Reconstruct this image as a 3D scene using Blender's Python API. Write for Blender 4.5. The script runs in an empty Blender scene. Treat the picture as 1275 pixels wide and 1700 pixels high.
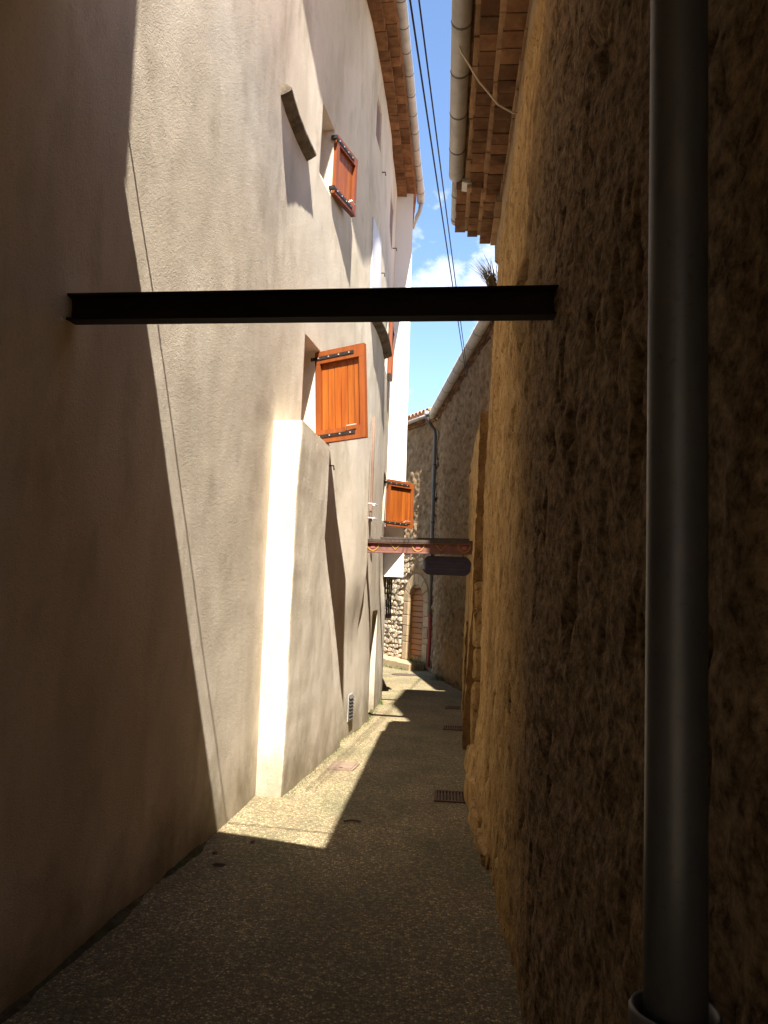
import bpy, bmesh, math, random
import numpy as np
from math import radians as R, sin, cos, pi, atan2, hypot, sqrt
from mathutils import Vector, Matrix

C = bpy.context.scene.collection
rng = random.Random(7)

# ------------------------------------------------------------------ camera
cd = bpy.data.cameras.new("camera"); cam = bpy.data.objects.new("camera", cd); C.objects.link(cam)
EYE = 1.6
cam.location = (0, 0, EYE)
cam.matrix_world = Matrix.Translation((0, 0, EYE)) @ Matrix.Rotation(R(90 + 6.0), 4, 'X') @ Matrix.Rotation(R(2.3), 4, 'Z')
cd.sensor_fit = 'HORIZONTAL'; cd.sensor_width = 36; cd.lens = 36 * 1300 / 1275
cd.clip_start = 0.05; cd.clip_end = 2000
bpy.context.scene.camera = cam

# ------------------------------------------------------------------ light
SUN = Vector((0.0704, -0.627, 1.0)).normalized()
sc = bpy.context.scene
sc.view_settings.view_transform = 'Standard'; sc.view_settings.look = 'None'
sc.view_settings.gamma = 1.0; sc.view_settings.use_curve_mapping = False
sc.view_settings.exposure = 2.3
w = bpy.data.worlds.new("World"); sc.world = w; w.use_nodes = True
nt = w.node_tree; N = nt.nodes; L = nt.links
bg = N["Background"]; bg.inputs[1].default_value = 0.072
sky = N.new('ShaderNodeTexSky'); sky.sky_type = 'NISHITA'; sky.sun_disc = False
sky.sun_elevation = math.asin(SUN.z); sky.sun_rotation = atan2(SUN.x, SUN.y)
sky.air_density = 0.9; sky.dust_density = 0.15; sky.ozone_density = 3.0
# a few fair weather clouds: noise on the cloud plane
tc = N.new('ShaderNodeTexCoord'); sep = N.new('ShaderNodeSeparateXYZ'); L.new(tc.outputs['Generated'], sep.inputs[0])
mz = N.new('ShaderNodeMath'); mz.operation = 'MAXIMUM'; mz.inputs[1].default_value = 0.06; L.new(sep.outputs[2], mz.inputs[0])
dx = N.new('ShaderNodeMath'); dx.operation = 'DIVIDE'; L.new(sep.outputs[0], dx.inputs[0]); L.new(mz.outputs[0], dx.inputs[1])
dy = N.new('ShaderNodeMath'); dy.operation = 'DIVIDE'; L.new(sep.outputs[1], dy.inputs[0]); L.new(mz.outputs[0], dy.inputs[1])
cmb = N.new('ShaderNodeCombineXYZ'); L.new(dx.outputs[0], cmb.inputs[0]); L.new(dy.outputs[0], cmb.inputs[1])
cmb.inputs[2].default_value = 3.1
nz = N.new('ShaderNodeTexNoise'); nz.inputs['Scale'].default_value = 7.0; nz.inputs['Detail'].default_value = 8; nz.inputs['Roughness'].default_value = 0.62
mpc = N.new('ShaderNodeMapping'); mpc.inputs['Scale'].default_value = (1.0, 1.0, 1.5); mpc.inputs['Location'].default_value = (2.3, 0.7, 1.1)
L.new(tc.outputs['Generated'], mpc.inputs[0]); L.new(mpc.outputs[0], nz.inputs['Vector'])
cr = N.new('ShaderNodeValToRGB'); cr.color_ramp.elements[0].position = 0.515; cr.color_ramp.elements[1].position = 0.68
L.new(nz.outputs[0], cr.inputs[0])
mxc = N.new('ShaderNodeMixRGB'); mxc.inputs[2].default_value = (5.2, 5.1, 5.0, 1)
L.new(cr.outputs[0], mxc.inputs[0]); L.new(sky.outputs[0], mxc.inputs[1]); L.new(mxc.outputs[0], bg.inputs[0])

sl = bpy.data.lights.new("sun", 'SUN'); sl.energy = 4.0; sl.angle = R(0.5); sl.color = (1.0, 0.94, 0.85)
so = bpy.data.objects.new("sun", sl); C.objects.link(so)
so.rotation_euler = (-SUN).to_track_quat('-Z', 'Y').to_euler(); so.location = (2, -10, 20)

# ------------------------------------------------------------------ noise helpers
def vnoise(x, y, seed):
    r = np.random.RandomState(seed); T = r.rand(256, 256)
    xi = np.floor(x).astype(int); yi = np.floor(y).astype(int)
    fx = x - xi; fy = y - yi
    fx = fx * fx * fx * (fx * (fx * 6 - 15) + 10); fy = fy * fy * fy * (fy * (fy * 6 - 15) + 10)
    a = T[xi % 256, yi % 256]; b = T[(xi + 1) % 256, yi % 256]
    c = T[xi % 256, (yi + 1) % 256]; d = T[(xi + 1) % 256, (yi + 1) % 256]
    return (a * (1 - fx) + b * fx) * (1 - fy) + (c * (1 - fx) + d * fx) * fy - 0.5
def fbm(x, y, seed, oct=4, gain=0.5):
    v = 0; a = 1.0
    for k in range(oct):
        v = v + a * vnoise(x * 2 ** k + 17.3 * k, y * 2 ** k + 9.1 * k, seed + k); a *= gain
    return v
def worley(x, y, seed):
    """F1, F2 and the id of the nearest cell"""
    r = np.random.RandomState(seed); T = r.rand(128, 128, 3)
    xi = np.floor(x).astype(int); yi = np.floor(y).astype(int)
    f1 = np.full(x.shape, 9.0); f2 = np.full(x.shape, 9.0); idv = np.zeros(x.shape)
    for i in (-1, 0, 1):
        for j in (-1, 0, 1):
            cx = xi + i; cy = yi + j; t = T[cx % 128, cy % 128]
            d = np.hypot(cx + t[..., 0] - x, cy + t[..., 1] - y)
            m = d < f1
            f2 = np.where(m, f1, np.minimum(f2, d)); idv = np.where(m, t[..., 2], idv); f1 = np.where(m, d, f1)
    return f1, f2, idv
def sstep(a, b, x):
    t = np.clip((x - a) / (b - a), 0, 1); return t * t * (3 - 2 * t)

# ------------------------------------------------------------------ materials
M = {}
def mat(name, cols, scale=4.0, stretch=(1, 1, 1), rough=0.85, bumps=(), metallic=0.0, vary=0.0, detail=6, layers=(), spec=0.3, coord='Object'):
    """cols: list of (pos,(r,g,b)) over fractal noise; bumps: (kind, scale, distance, strength);
    layers: (colour, noise scale, stretch, lo, hi, amount)"""
    m = bpy.data.materials.new(name); m.use_nodes = True; n = m.node_tree.nodes; l = m.node_tree.links
    b = n['Principled BSDF']; b.inputs['Roughness'].default_value = rough; b.inputs['Metallic'].default_value = metallic
    b.inputs['Specular IOR Level'].default_value = spec
    t = n.new('ShaderNodeTexCoord')
    def mapped(st):
        mp = n.new('ShaderNodeMapping'); mp.inputs['Scale'].default_value = st
        l.new(t.outputs[coord], mp.inputs[0]); return mp.outputs[0]
    def noise(sc_, st, det=detail, ro=0.6):
        q = n.new('ShaderNodeTexNoise'); q.inputs['Scale'].default_value = sc_; q.inputs['Detail'].default_value = det
        q.inputs['Roughness'].default_value = ro; l.new(mapped(st), q.inputs['Vector']); return q.outputs[0]
    ramp = n.new('ShaderNodeValToRGB'); e = ramp.color_ramp.elements
    e[0].position, e[0].color = cols[0][0], (*cols[0][1], 1); e[1].position, e[1].color = cols[-1][0], (*cols[-1][1], 1)
    for p, c in cols[1:-1]:
        q = e.new(p); q.color = (*c, 1)
    l.new(noise(scale, stretch), ramp.inputs[0]); col = ramp.outputs[0]
    for (c, s_, st, lo, hi, am) in layers:
        rp = n.new('ShaderNodeMapRange'); rp.inputs[1].default_value = lo; rp.inputs[2].default_value = hi; rp.inputs[4].default_value = am
        rp.clamp = True
        l.new(noise(s_, st), rp.inputs[0])
        mx = n.new('ShaderNodeMixRGB'); mx.inputs[2].default_value = (*c, 1); l.new(rp.outputs[0], mx.inputs[0]); l.new(col, mx.inputs[1]); col = mx.outputs[0]
    if vary:
        oi = n.new('ShaderNodeObjectInfo'); hv = n.new('ShaderNodeHueSaturation')
        mr = n.new('ShaderNodeMapRange'); mr.inputs[3].default_value = 1 - vary; mr.inputs[4].default_value = 1 + vary
        l.new(oi.outputs['Random'], mr.inputs[0]); l.new(mr.outputs[0], hv.inputs['Value']); l.new(col, hv.inputs['Color']); col = hv.outputs[0]
    l.new(col, b.inputs['Base Color'])
    prev = None
    for (kind, s_, dist, stg) in bumps:
        if kind == 'n': h = noise(s_, (1, 1, 1), 5, 0.65)
        elif kind == 'ns': h = noise(s_, (1, 1, 0.35), 5, 0.65)
        else:
            v = n.new('ShaderNodeTexVoronoi'); v.inputs['Scale'].default_value = s_; l.new(mapped((1, 1, 1)), v.inputs['Vector'])
            v.feature = 'SMOOTH_F1' if kind == 'v' else 'DISTANCE_TO_EDGE'
            h = v.outputs[0]
        bp = n.new('ShaderNodeBump'); bp.inputs['Distance'].default_value = dist; bp.inputs['Strength'].default_value = stg
        bp.invert = (kind == 'v')
        l.new(h, bp.inputs['Height'])
        if prev: l.new(prev, bp.inputs['Normal'])
        prev = bp.outputs[0]
    if prev: l.new(prev, b.inputs['Normal'])
    M[name] = m
    return m

# left house: trowelled lime render, weathered in long streaks
mat('render', [(0.3, (0.55, 0.47, 0.36)), (0.5, (0.645, 0.562, 0.445)), (0.72, (0.71, 0.635, 0.52))], 1.1, (1, 1, 0.6), 0.95,
    [('n', 6, 0.010, 0.25), ('n', 38, 0.006, 0.5), ('n', 120, 0.004, 1.0)],
    layers=[((0.43, 0.365, 0.265), 1.2, (1.2, 1.2, 0.5), 0.48, 0.70, 0.7), ((0.34, 0.29, 0.205), 3.0, (1, 1, 0.6), 0.55, 0.74, 0.5), ((0.40, 0.345, 0.265), 60, (1, 1, 1), 0.54, 0.70, 0.4)], spec=0.1)
mat('white_render', [(0.3, (0.74, 0.72, 0.69)), (0.7, (0.82, 0.80, 0.77))], 1.6, (1, 1, 0.5), 0.95, [('n', 50, 0.004, 0.5)], spec=0.15)
mat('ochre_stone', [(0.28, (0.23, 0.138, 0.055)), (0.5, (0.41, 0.262, 0.112)), (0.72, (0.54, 0.38, 0.185))], 6, (1, 1, 0.75), 0.95,
    [('n', 26, 0.010, 0.5), ('v', 70, 0.008, 0.6), ('n', 150, 0.006, 0.9)],
    layers=[((0.09, 0.05, 0.022), 16, (1, 1, 0.7), 0.55, 0.68, 0.55), ((0.52, 0.39, 0.21), 45, (1, 1, 1), 0.57, 0.70, 0.55), ((0.07, 0.042, 0.02), 36, (1, 1, 0.8), 0.58, 0.68, 0.85), ((0.13, 0.075, 0.03), 1.1, (1, 1, 0.5), 0.5, 0.66, 0.55)], spec=0.05)
mat('grey_stone', [(0.3, (0.12, 0.08, 0.043)), (0.5, (0.22, 0.152, 0.087)), (0.72, (0.32, 0.235, 0.142))], 6, (1, 1, 1), 0.95,
    [('n', 18, 0.02, 0.7), ('n', 70, 0.006, 0.7)], layers=[((0.30, 0.17, 0.08), 1.2, (1, 1, 1), 0.5, 0.7, 0.6)], spec=0.1)
mat('ledge_stone', [(0.3, (0.07, 0.055, 0.04)), (0.7, (0.20, 0.165, 0.12))], 9, (1, 1, 1), 0.95, [('n', 30, 0.012, 0.8)], spec=0.1)
mat('pale_stone', [(0.3, (0.34, 0.26, 0.165)), (0.7, (0.50, 0.41, 0.285))], 7, (1, 1, 1), 0.95, [('n', 25, 0.02, 0.8), ('n', 90, 0.004, 0.7)], vary=0.22, spec=0.1)
mat('cut_stone', [(0.3, (0.27, 0.19, 0.105)), (0.7, (0.37, 0.27, 0.16))], 8, (1, 1, 1), 0.9, [('n', 60, 0.004, 0.6)], vary=0.12, spec=0.1)
mat('mortar', [(0.3, (0.22, 0.17, 0.12)), (0.7, (0.34, 0.27, 0.19))], 14, (1, 1, 1), 0.95, [('n', 40, 0.01, 0.7)], spec=0.1)
mat('lane', [(0.3, (0.19, 0.148, 0.082)), (0.5, (0.265, 0.215, 0.122)), (0.7, (0.335, 0.278, 0.165))], 1.3, (1, 1, 1), 0.9,
    [('n', 5, 0.01, 0.4)], layers=[((0.115, 0.125, 0.055), 1.7, (1, 0.6, 1), 0.47, 0.68, 0.75)], spec=0.25)
mat('brick_tile', [(0.3, (0.13, 0.062, 0.032)), (0.55, (0.20, 0.105, 0.052)), (0.75, (0.28, 0.165, 0.088))], 9, (1, 1, 1), 0.9,
    [('n', 30, 0.01, 0.6), ('n', 110, 0.003, 0.5)], vary=0.38, layers=[((0.12, 0.08, 0.055), 6, (1, 1, 1), 0.55, 0.72, 0.7)], spec=0.15)
mat('edge_brick', [(0.3, (0.24, 0.14, 0.075)), (0.55, (0.33, 0.205, 0.115)), (0.75, (0.42, 0.29, 0.18))], 9, (1, 1, 1), 0.9, [('n', 60, 0.004, 0.6)], vary=0.25, spec=0.15)
mat('roof_tile', [(0.3, (0.24, 0.11, 0.06)), (0.7, (0.42, 0.24, 0.14))], 6, (1, 1, 1), 0.9, [('n', 40, 0.006, 0.5)], vary=0.3, spec=0.15)
mat('zinc', [(0.3, (0.36, 0.35, 0.335)), (0.7, (0.50, 0.49, 0.47))], 3, (1, 1, 0.6), 0.55, [('n', 60, 0.001, 0.3)], metallic=0.35, layers=[((0.26, 0.25, 0.22), 6, (1, 1, 0.5), 0.5, 0.72, 0.6)], spec=0.4)
mat('beige_gutter', [(0.3, (0.44, 0.38, 0.31)), (0.7, (0.56, 0.50, 0.42))], 4, (1, 1, 1), 0.6, [('n', 60, 0.001, 0.3)], spec=0.35)
mat('pipe_metal', [(0.35, (0.075, 0.076, 0.078)), (0.65, (0.115, 0.116, 0.119))], 6, (1, 1, 0.3), 0.46, [('n', 120, 0.0006, 0.5)], metallic=0.5,
    layers=[((0.07, 0.065, 0.06), 70, (1, 1, 1), 0.58, 0.68, 0.7), ((0.16, 0.15, 0.14), 5, (1, 1, 0.5), 0.5, 0.7, 0.6), ((0.11, 0.07, 0.045), 9, (1, 1, 0.4), 0.62, 0.74, 0.5)], spec=0.35)
mat('collar_metal', [(0.35, (0.11, 0.105, 0.10)), (0.65, (0.16, 0.155, 0.145))], 9, (1, 1, 1), 0.5, [('n', 90, 0.001, 0.5)], metallic=0.3)
mat('dark_pipe', [(0.3, (0.10, 0.095, 0.09)), (0.7, (0.15, 0.145, 0.14))], 6, (1, 1, 0.4), 0.5, metallic=0.3)
mat('red_pipe', [(0.3, (0.20, 0.035, 0.02)), (0.7, (0.28, 0.06, 0.035))], 6, (1, 1, 0.4), 0.6)
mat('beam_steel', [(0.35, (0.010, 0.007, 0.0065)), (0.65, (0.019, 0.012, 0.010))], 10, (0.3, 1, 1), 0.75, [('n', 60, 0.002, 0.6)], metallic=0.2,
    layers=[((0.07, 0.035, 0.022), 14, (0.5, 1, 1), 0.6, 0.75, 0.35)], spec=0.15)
mat('beam_paint', [(0.3, (0.12, 0.05, 0.038)), (0.7, (0.20, 0.095, 0.072))], 12, (1, 1, 1), 0.8, spec=0.2)
mat('motif_yellow', [(0.3, (0.28, 0.15, 0.02)), (0.7, (0.36, 0.21, 0.04))], 20, (1, 1, 1), 0.8)
mat('motif_pink', [(0.3, (0.28, 0.06, 0.055)), (0.7, (0.33, 0.09, 0.08))], 20, (1, 1, 1), 0.8)
mat('shutter_wood', [(0.28, (0.18, 0.040, 0.006)), (0.5, (0.27, 0.068, 0.0075)), (0.72, (0.36, 0.105, 0.013))], 3.5, (6, 6, 0.35), 0.5,
    [('ns', 50, 0.001, 0.5)], vary=0.13, spec=0.35)
mat('shutter_frame', [(0.28, (0.16, 0.037, 0.008)), (0.7, (0.25, 0.064, 0.011))], 3.5, (4, 4, 0.5), 0.5, [('n', 60, 0.001, 0.4)], spec=0.35)
mat('dull_brown', [(0.3, (0.17, 0.085, 0.06)), (0.7, (0.24, 0.13, 0.095))], 4, (4, 4, 0.5), 0.7)
mat('old_pipe', [(0.3, (0.12, 0.07, 0.048)), (0.7, (0.18, 0.115, 0.08))], 6, (1, 1, 0.4), 0.7)
mat('dark_wood', [(0.3, (0.035, 0.024, 0.018)), (0.7, (0.075, 0.055, 0.04))], 5, (6, 6, 0.4), 0.75)
mat('door_wood', [(0.3, (0.17, 0.054, 0.005)), (0.7, (0.27, 0.095, 0.011))], 4, (0.5, 0.5, 6), 0.6, [('n', 60, 0.001, 0.4)], vary=0.12)
mat('louvre_white', [(0.3, (0.56, 0.55, 0.58)), (0.7, (0.66, 0.65, 0.68))], 4, (1, 1, 1), 0.6)
mat('iron', [(0.3, (0.018, 0.016, 0.015)), (0.7, (0.045, 0.04, 0.035))], 20, (1, 1, 1), 0.55, metallic=0.5, spec=0.4)
mat('bright_metal', [(0.3, (0.55, 0.53, 0.50)), (0.7, (0.68, 0.66, 0.62))], 20, (1, 1, 1), 0.35, metallic=0.6)
mat('rusty_grate', [(0.3, (0.075, 0.045, 0.03)), (0.7, (0.14, 0.085, 0.055))], 25, (1, 1, 1), 0.8, metallic=0.2)
mat('clay_cover', [(0.3, (0.13, 0.088, 0.062)), (0.7, (0.20, 0.14, 0.098))], 12, (1, 1, 1), 0.85, [('n', 60, 0.004, 0.6)])
mat('cover_iron', [(0.3, (0.055, 0.04, 0.03)), (0.7, (0.10, 0.075, 0.056))], 15, (1, 1, 1), 0.75, metallic=0.2)
mat('black_cable', [(0.3, (0.012, 0.012, 0.014)), (0.7, (0.02, 0.02, 0.022))], 6, (1, 1, 1), 0.5)
mat('pale_cable', [(0.3, (0.52, 0.46, 0.38)), (0.7, (0.62, 0.56, 0.47))], 8, (1, 1, 1), 0.7)
mat('sign_blue', [(0.3, (0.035, 0.03, 0.045)), (0.55, (0.055, 0.048, 0.072)), (0.75, (0.07, 0.06, 0.12))], 6, (1, 1, 3), 0.7)
mat('sign_trim', [(0.3, (0.05, 0.045, 0.09)), (0.7, (0.08, 0.075, 0.15))], 9, (1, 1, 1), 0.7)
mat('grass', [(0.3, (0.045, 0.065, 0.015)), (0.7, (0.11, 0.13, 0.035))], 14, (1, 1, 1), 0.8, vary=0.2)
mat('dry_grass', [(0.3, (0.10, 0.075, 0.035)), (0.7, (0.20, 0.16, 0.075))], 14, (1, 1, 1), 0.85)
mat('dirt', [(0.3, (0.035, 0.028, 0.014)), (0.55, (0.07, 0.058, 0.032)), (0.75, (0.12, 0.10, 0.06))], 18, (1, 1, 1), 0.95, [('n', 60, 0.008, 0.9)], layers=[((0.05, 0.065, 0.02), 5, (1, 1, 1), 0.5, 0.65, 0.7)], spec=0.05)
mat('leaf_dead', [(0.3, (0.05, 0.03, 0.018)), (0.7, (0.10, 0.06, 0.03))], 20, (1, 1, 1), 0.85)
mat('bird_dark', [(0.3, (0.02, 0.018, 0.018)), (0.7, (0.04, 0.035, 0.032))], 20, (1, 1, 1), 0.8)
mat('glass_dark', [(0.3, (0.012, 0.013, 0.015)), (0.7, (0.02, 0.02, 0.024))], 2, (1, 1, 1), 0.08, spec=0.6)
mat('earth', [(0.3, (0.14, 0.11, 0.075)), (0.7, (0.24, 0.19, 0.13))], 0.4, (1, 1, 1), 0.95, [('n', 8, 0.03, 0.6)])
mat('village_render', [(0.3, (0.50, 0.34, 0.18)), (0.7, (0.64, 0.46, 0.26))], 1.4, (1, 1, 0.5), 0.95, [('n', 50, 0.004, 0.6)])

# pebbles set in the lane's concrete: a finer colour pattern and relief on top of the base
def pebble(m):
    n = m.node_tree.nodes; l = m.node_tree.links; b = n['Principled BSDF']
    base = b.inputs['Base Color'].links[0].from_socket; nrm = b.inputs['Normal'].links[0].from_socket
    t = n.new('ShaderNodeTexCoord')
    v = n.new('ShaderNodeTexVoronoi'); v.inputs['Scale'].default_value = 72; v.inputs['Randomness'].default_value = 1; l.new(t.outputs['Object'], v.inputs['Vector'])
    ve = n.new('ShaderNodeTexVoronoi'); ve.feature = 'DISTANCE_TO_EDGE'; ve.inputs['Scale'].default_value = 72; l.new(t.outputs['Object'], ve.inputs['Vector'])
    sp = n.new('ShaderNodeSeparateColor'); l.new(v.outputs['Color'], sp.inputs[0])
    rp = n.new('ShaderNodeValToRGB'); e = rp.color_ramp.elements
    e[0].position, e[0].color = 0.0, (0.48, 0.44, 0.37, 1); e[1].position, e[1].color = 1.0, (2.2, 2.1, 1.85, 1)
    q = e.new(0.45); q.color = (0.82, 0.78, 0.70, 1); q = e.new(0.8); q.color = (1.35, 1.3, 1.2, 1)
    l.new(sp.outputs[0], rp.inputs[0])
    mx = n.new('ShaderNodeMixRGB'); mx.blend_type = 'MULTIPLY'; mx.inputs[0].default_value = 1.0
    l.new(base, mx.inputs[1]); l.new(rp.outputs[0], mx.inputs[2])
    ed = n.new('ShaderNodeMapRange'); ed.inputs[1].default_value = 0.0; ed.inputs[2].default_value = 0.25; l.new(ve.outputs[0], ed.inputs[0])
    m2 = n.new('ShaderNodeMixRGB'); m2.inputs[1].default_value = (0.105, 0.09, 0.062, 1); l.new(ed.outputs[0], m2.inputs[0]); l.new(mx.outputs[0], m2.inputs[2])
    l.new(m2.outputs[0], b.inputs['Base Color'])
    bp = n.new('ShaderNodeBump'); bp.inputs['Distance'].default_value = 0.005; bp.inputs['Strength'].default_value = 0.8
    mh = n.new('ShaderNodeMath'); mh.operation = 'MULTIPLY'; l.new(ed.outputs[0], mh.inputs[0]); l.new(sp.outputs[1], mh.inputs[1])
    l.new(mh.outputs[0], bp.inputs['Height']); l.new(nrm, bp.inputs['Normal']); l.new(bp.outputs[0], b.inputs['Normal'])
pebble(M['lane'])
def coat_and_near_shade(m, _=None):  # brown near end also darkens the colour for the weaker light there
    """the near end of the stone house gets a browner coat with its shade painted in: the two meet along a ragged upright line"""
    n = m.node_tree.nodes; l = m.node_tree.links; b = n['Principled BSDF']; far_ = b.inputs['Base Color'].links[0].from_socket
    t = n.new('ShaderNodeTexCoord'); sp = n.new('ShaderNodeSeparateXYZ'); l.new(t.outputs['Object'], sp.inputs[0])
    q = n.new('ShaderNodeTexNoise'); q.inputs['Scale'].default_value = 3.0; q.inputs['Detail'].default_value = 6; l.new(t.outputs['Object'], q.inputs['Vector'])
    ad = n.new('ShaderNodeMath'); ad.operation = 'ADD'; l.new(sp.outputs[1], ad.inputs[0]); l.new(q.outputs[0], ad.inputs[1])
    mr = n.new('ShaderNodeMapRange'); mr.inputs[1].default_value = -1.35; mr.inputs[2].default_value = -0.35; l.new(ad.outputs[0], mr.inputs[0])
    q2 = n.new('ShaderNodeTexNoise'); q2.inputs['Scale'].default_value = 24; q2.inputs['Detail'].default_value = 9; q2.inputs['Roughness'].default_value = 0.72; l.new(t.outputs['Object'], q2.inputs['Vector'])
    rp = n.new('ShaderNodeValToRGB'); e = rp.color_ramp.elements
    e[0].position, e[0].color = 0.36, (0.055, 0.035, 0.019, 1); e[1].position, e[1].color = 0.66, (0.37, 0.255, 0.148, 1); l.new(q2.outputs[0], rp.inputs[0])
    mx = n.new('ShaderNodeMixRGB'); l.new(mr.outputs[0], mx.inputs[0]); l.new(rp.outputs[0], mx.inputs[1]); l.new(far_, mx.inputs[2]); l.new(mx.outputs[0], b.inputs['Base Color'])

def damp_foot(m, top):
    """dirt and green damp along the bottom of a wall"""
    n = m.node_tree.nodes; l = m.node_tree.links; b = n['Principled BSDF']; base = b.inputs['Base Color'].links[0].from_socket
    t = n.new('ShaderNodeTexCoord'); sp = n.new('ShaderNodeSeparateXYZ'); l.new(t.outputs['Object'], sp.inputs[0])
    q = n.new('ShaderNodeTexNoise'); q.inputs['Scale'].default_value = 2.6; q.inputs['Detail'].default_value = 7; q.inputs['Roughness'].default_value = 0.65; l.new(t.outputs['Object'], q.inputs['Vector'])
    mu = n.new('ShaderNodeMath'); mu.operation = 'MULTIPLY_ADD'; mu.inputs[1].default_value = -1.1; l.new(q.outputs[0], mu.inputs[0]); l.new(sp.outputs[2], mu.inputs[2])
    mr = n.new('ShaderNodeMapRange'); mr.inputs[1].default_value = -0.60; mr.inputs[2].default_value = top; mr.inputs[3].default_value = 0.75; mr.inputs[4].default_value = 0.0; l.new(mu.outputs[0], mr.inputs[0])
    mx = n.new('ShaderNodeMixRGB'); mx.inputs[2].default_value = (0.17, 0.14, 0.085, 1); l.new(mr.outputs[0], mx.inputs[0]); l.new(base, mx.inputs[1]); l.new(mx.outputs[0], b.inputs['Base Color'])
damp_foot(M['render'], -0.05)
# ------------------------------------------------------------------ object helpers
ORG = {}
def tag(o, label=None, cat=None, group=None, kind=None):
    if label: o['label'] = label
    if cat: o['category'] = cat
    if group: o['group'] = group
    if kind: o['kind'] = kind
    return o
def thing(name, loc, label, cat, group=None):
    o = bpy.data.objects.new(name, None); C.objects.link(o); o.location = loc; o.empty_display_size = 0.2
    ORG[o.name] = Vector(loc); return tag(o, label, cat, group)
def smooth(me, on):
    if on: me.polygons.foreach_set('use_smooth', [True] * len(me.polygons))
def obj(name, vf, m, parent=None, sm=False, loc=None, rot=None, label=None, base=None):
    """vf = (verts, faces) in world coordinates, or a shared mesh with loc / rot"""
    if isinstance(vf, bpy.types.Mesh): me = vf
    else:
        v, f = vf
        org = Vector((0, 0, 0))
        if loc is None:
            if parent is not None: org = ORG[parent.name]
            elif base is not None: org = Vector(base)
        v = np.asarray(v, dtype=float)
        if loc is None: v = v - np.array(org)
        me = bpy.data.meshes.new(name); me.from_pydata([tuple(p) for p in v], [], [tuple(int(i) for i in q) for q in f]); me.materials.append(M[m]); smooth(me, sm)
        me.update()
    o = bpy.data.objects.new(name, me); C.objects.link(o)
    if parent is not None:
        o.parent = parent
        po = ORG[parent.name]
        if loc is not None: o.location = Vector(loc) - po; ORG[o.name] = Vector(loc)
        else: ORG[o.name] = po.copy()
    else:
        if loc is not None: o.location = loc; ORG[o.name] = Vector(loc)
        elif base is not None: o.location = base; ORG[o.name] = Vector(base)
        else: ORG[o.name] = Vector((0, 0, 0))
    if rot is not None: o.rotation_euler = rot
    if label: o['label'] = label
    return o
def sub(name, vf, m, parent, sm=False, loc=(0, 0, 0), rot=None, label=None):
    """a sub-part in its parent's own coordinates"""
    if isinstance(vf, bpy.types.Mesh): me = vf
    else:
        me = bpy.data.meshes.new(name); me.from_pydata([tuple(p) for p in vf[0]], [], [tuple(q) for q in vf[1]]); me.materials.append(M[m]); smooth(me, sm); me.update()
    o = bpy.data.objects.new(name, me); C.objects.link(o); o.parent = parent; o.location = loc
    if rot is not None: o.rotation_euler = rot
    if label: o['label'] = label
    return o
class MB:
    def __init__(s): s.v = []; s.f = []
    def add(s, v, f):
        n = len(s.v); s.v += [tuple(p) for p in v]; s.f += [tuple(i + n for i in q) for q in f]; return s
    def box(s, x0, x1, y0, y1, z0, z1):
        return s.add([(x0, y0, z0), (x1, y0, z0), (x1, y1, z0), (x0, y1, z0), (x0, y0, z1), (x1, y0, z1), (x1, y1, z1), (x0, y1, z1)],
                     [(0, 3, 2, 1), (4, 5, 6, 7), (0, 1, 5, 4), (1, 2, 6, 5), (2, 3, 7, 6), (3, 0, 4, 7)])
    def prism(s, base, z0, z1):
        n = len(base)
        v = [(x, y, z0) for x, y in base] + [(x, y, z1) for x, y in base]
        return s.add(v, [tuple(range(n - 1, -1, -1)), tuple(range(n, 2 * n))] + [(i, (i + 1) % n, n + (i + 1) % n, n + i) for i in range(n)])
    def obox(s, p, q, width, height, up=Vector((0, 0, 1))):
        """a bar of width x height from p to q"""
        p = Vector(p); q = Vector(q); d = (q - p).normalized(); a = d.cross(up)
        if a.length < 1e-4: a = d.cross(Vector((1, 0, 0)))
        a.normalize(); b = a.cross(d)
        v = [c + a * i * width / 2 + b * j * height / 2 for c in (p, q) for i, j in ((-1, -1), (1, -1), (1, 1), (-1, 1))]
        return s.add(v, [(3, 2, 1, 0), (4, 5, 6, 7), (0, 1, 5, 4), (1, 2, 6, 5), (2, 3, 7, 6), (3, 0, 4, 7)])
    @property
    def vf(s): return (s.v, s.f)
def tube(pts, r, n=10, caps=True):
    pts = [Vector(p) for p in pts]; v = []; f = []
    rr = r if isinstance(r, (list, tuple)) else [r] * len(pts)
    prev = None
    for i, p in enumerate(pts):
        d = (pts[min(i + 1, len(pts) - 1)] - pts[max(i - 1, 0)]).normalized()
        if prev is None:
            a = d.cross(Vector((0, 0, 1))) if abs(d.z) < 0.95 else d.cross(Vector((1, 0, 0)))
        else: a = prev - d * prev.dot(d)
        a.normalize(); prev = a; b = d.cross(a)
        v += [p + (a * cos(2 * pi * k / n) + b * sin(2 * pi * k / n)) * rr[i] for k in range(n)]
    for i in range(len(pts) - 1):
        for k in range(n):
            k2 = (k + 1) % n; f.append((i * n + k, i * n + k2, (i + 1) * n + k2, (i + 1) * n + k))
    if caps: f.append(tuple(range(n - 1, -1, -1))); f.append(tuple(range(len(v) - n, len(v))))
    return (v, f)
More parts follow.
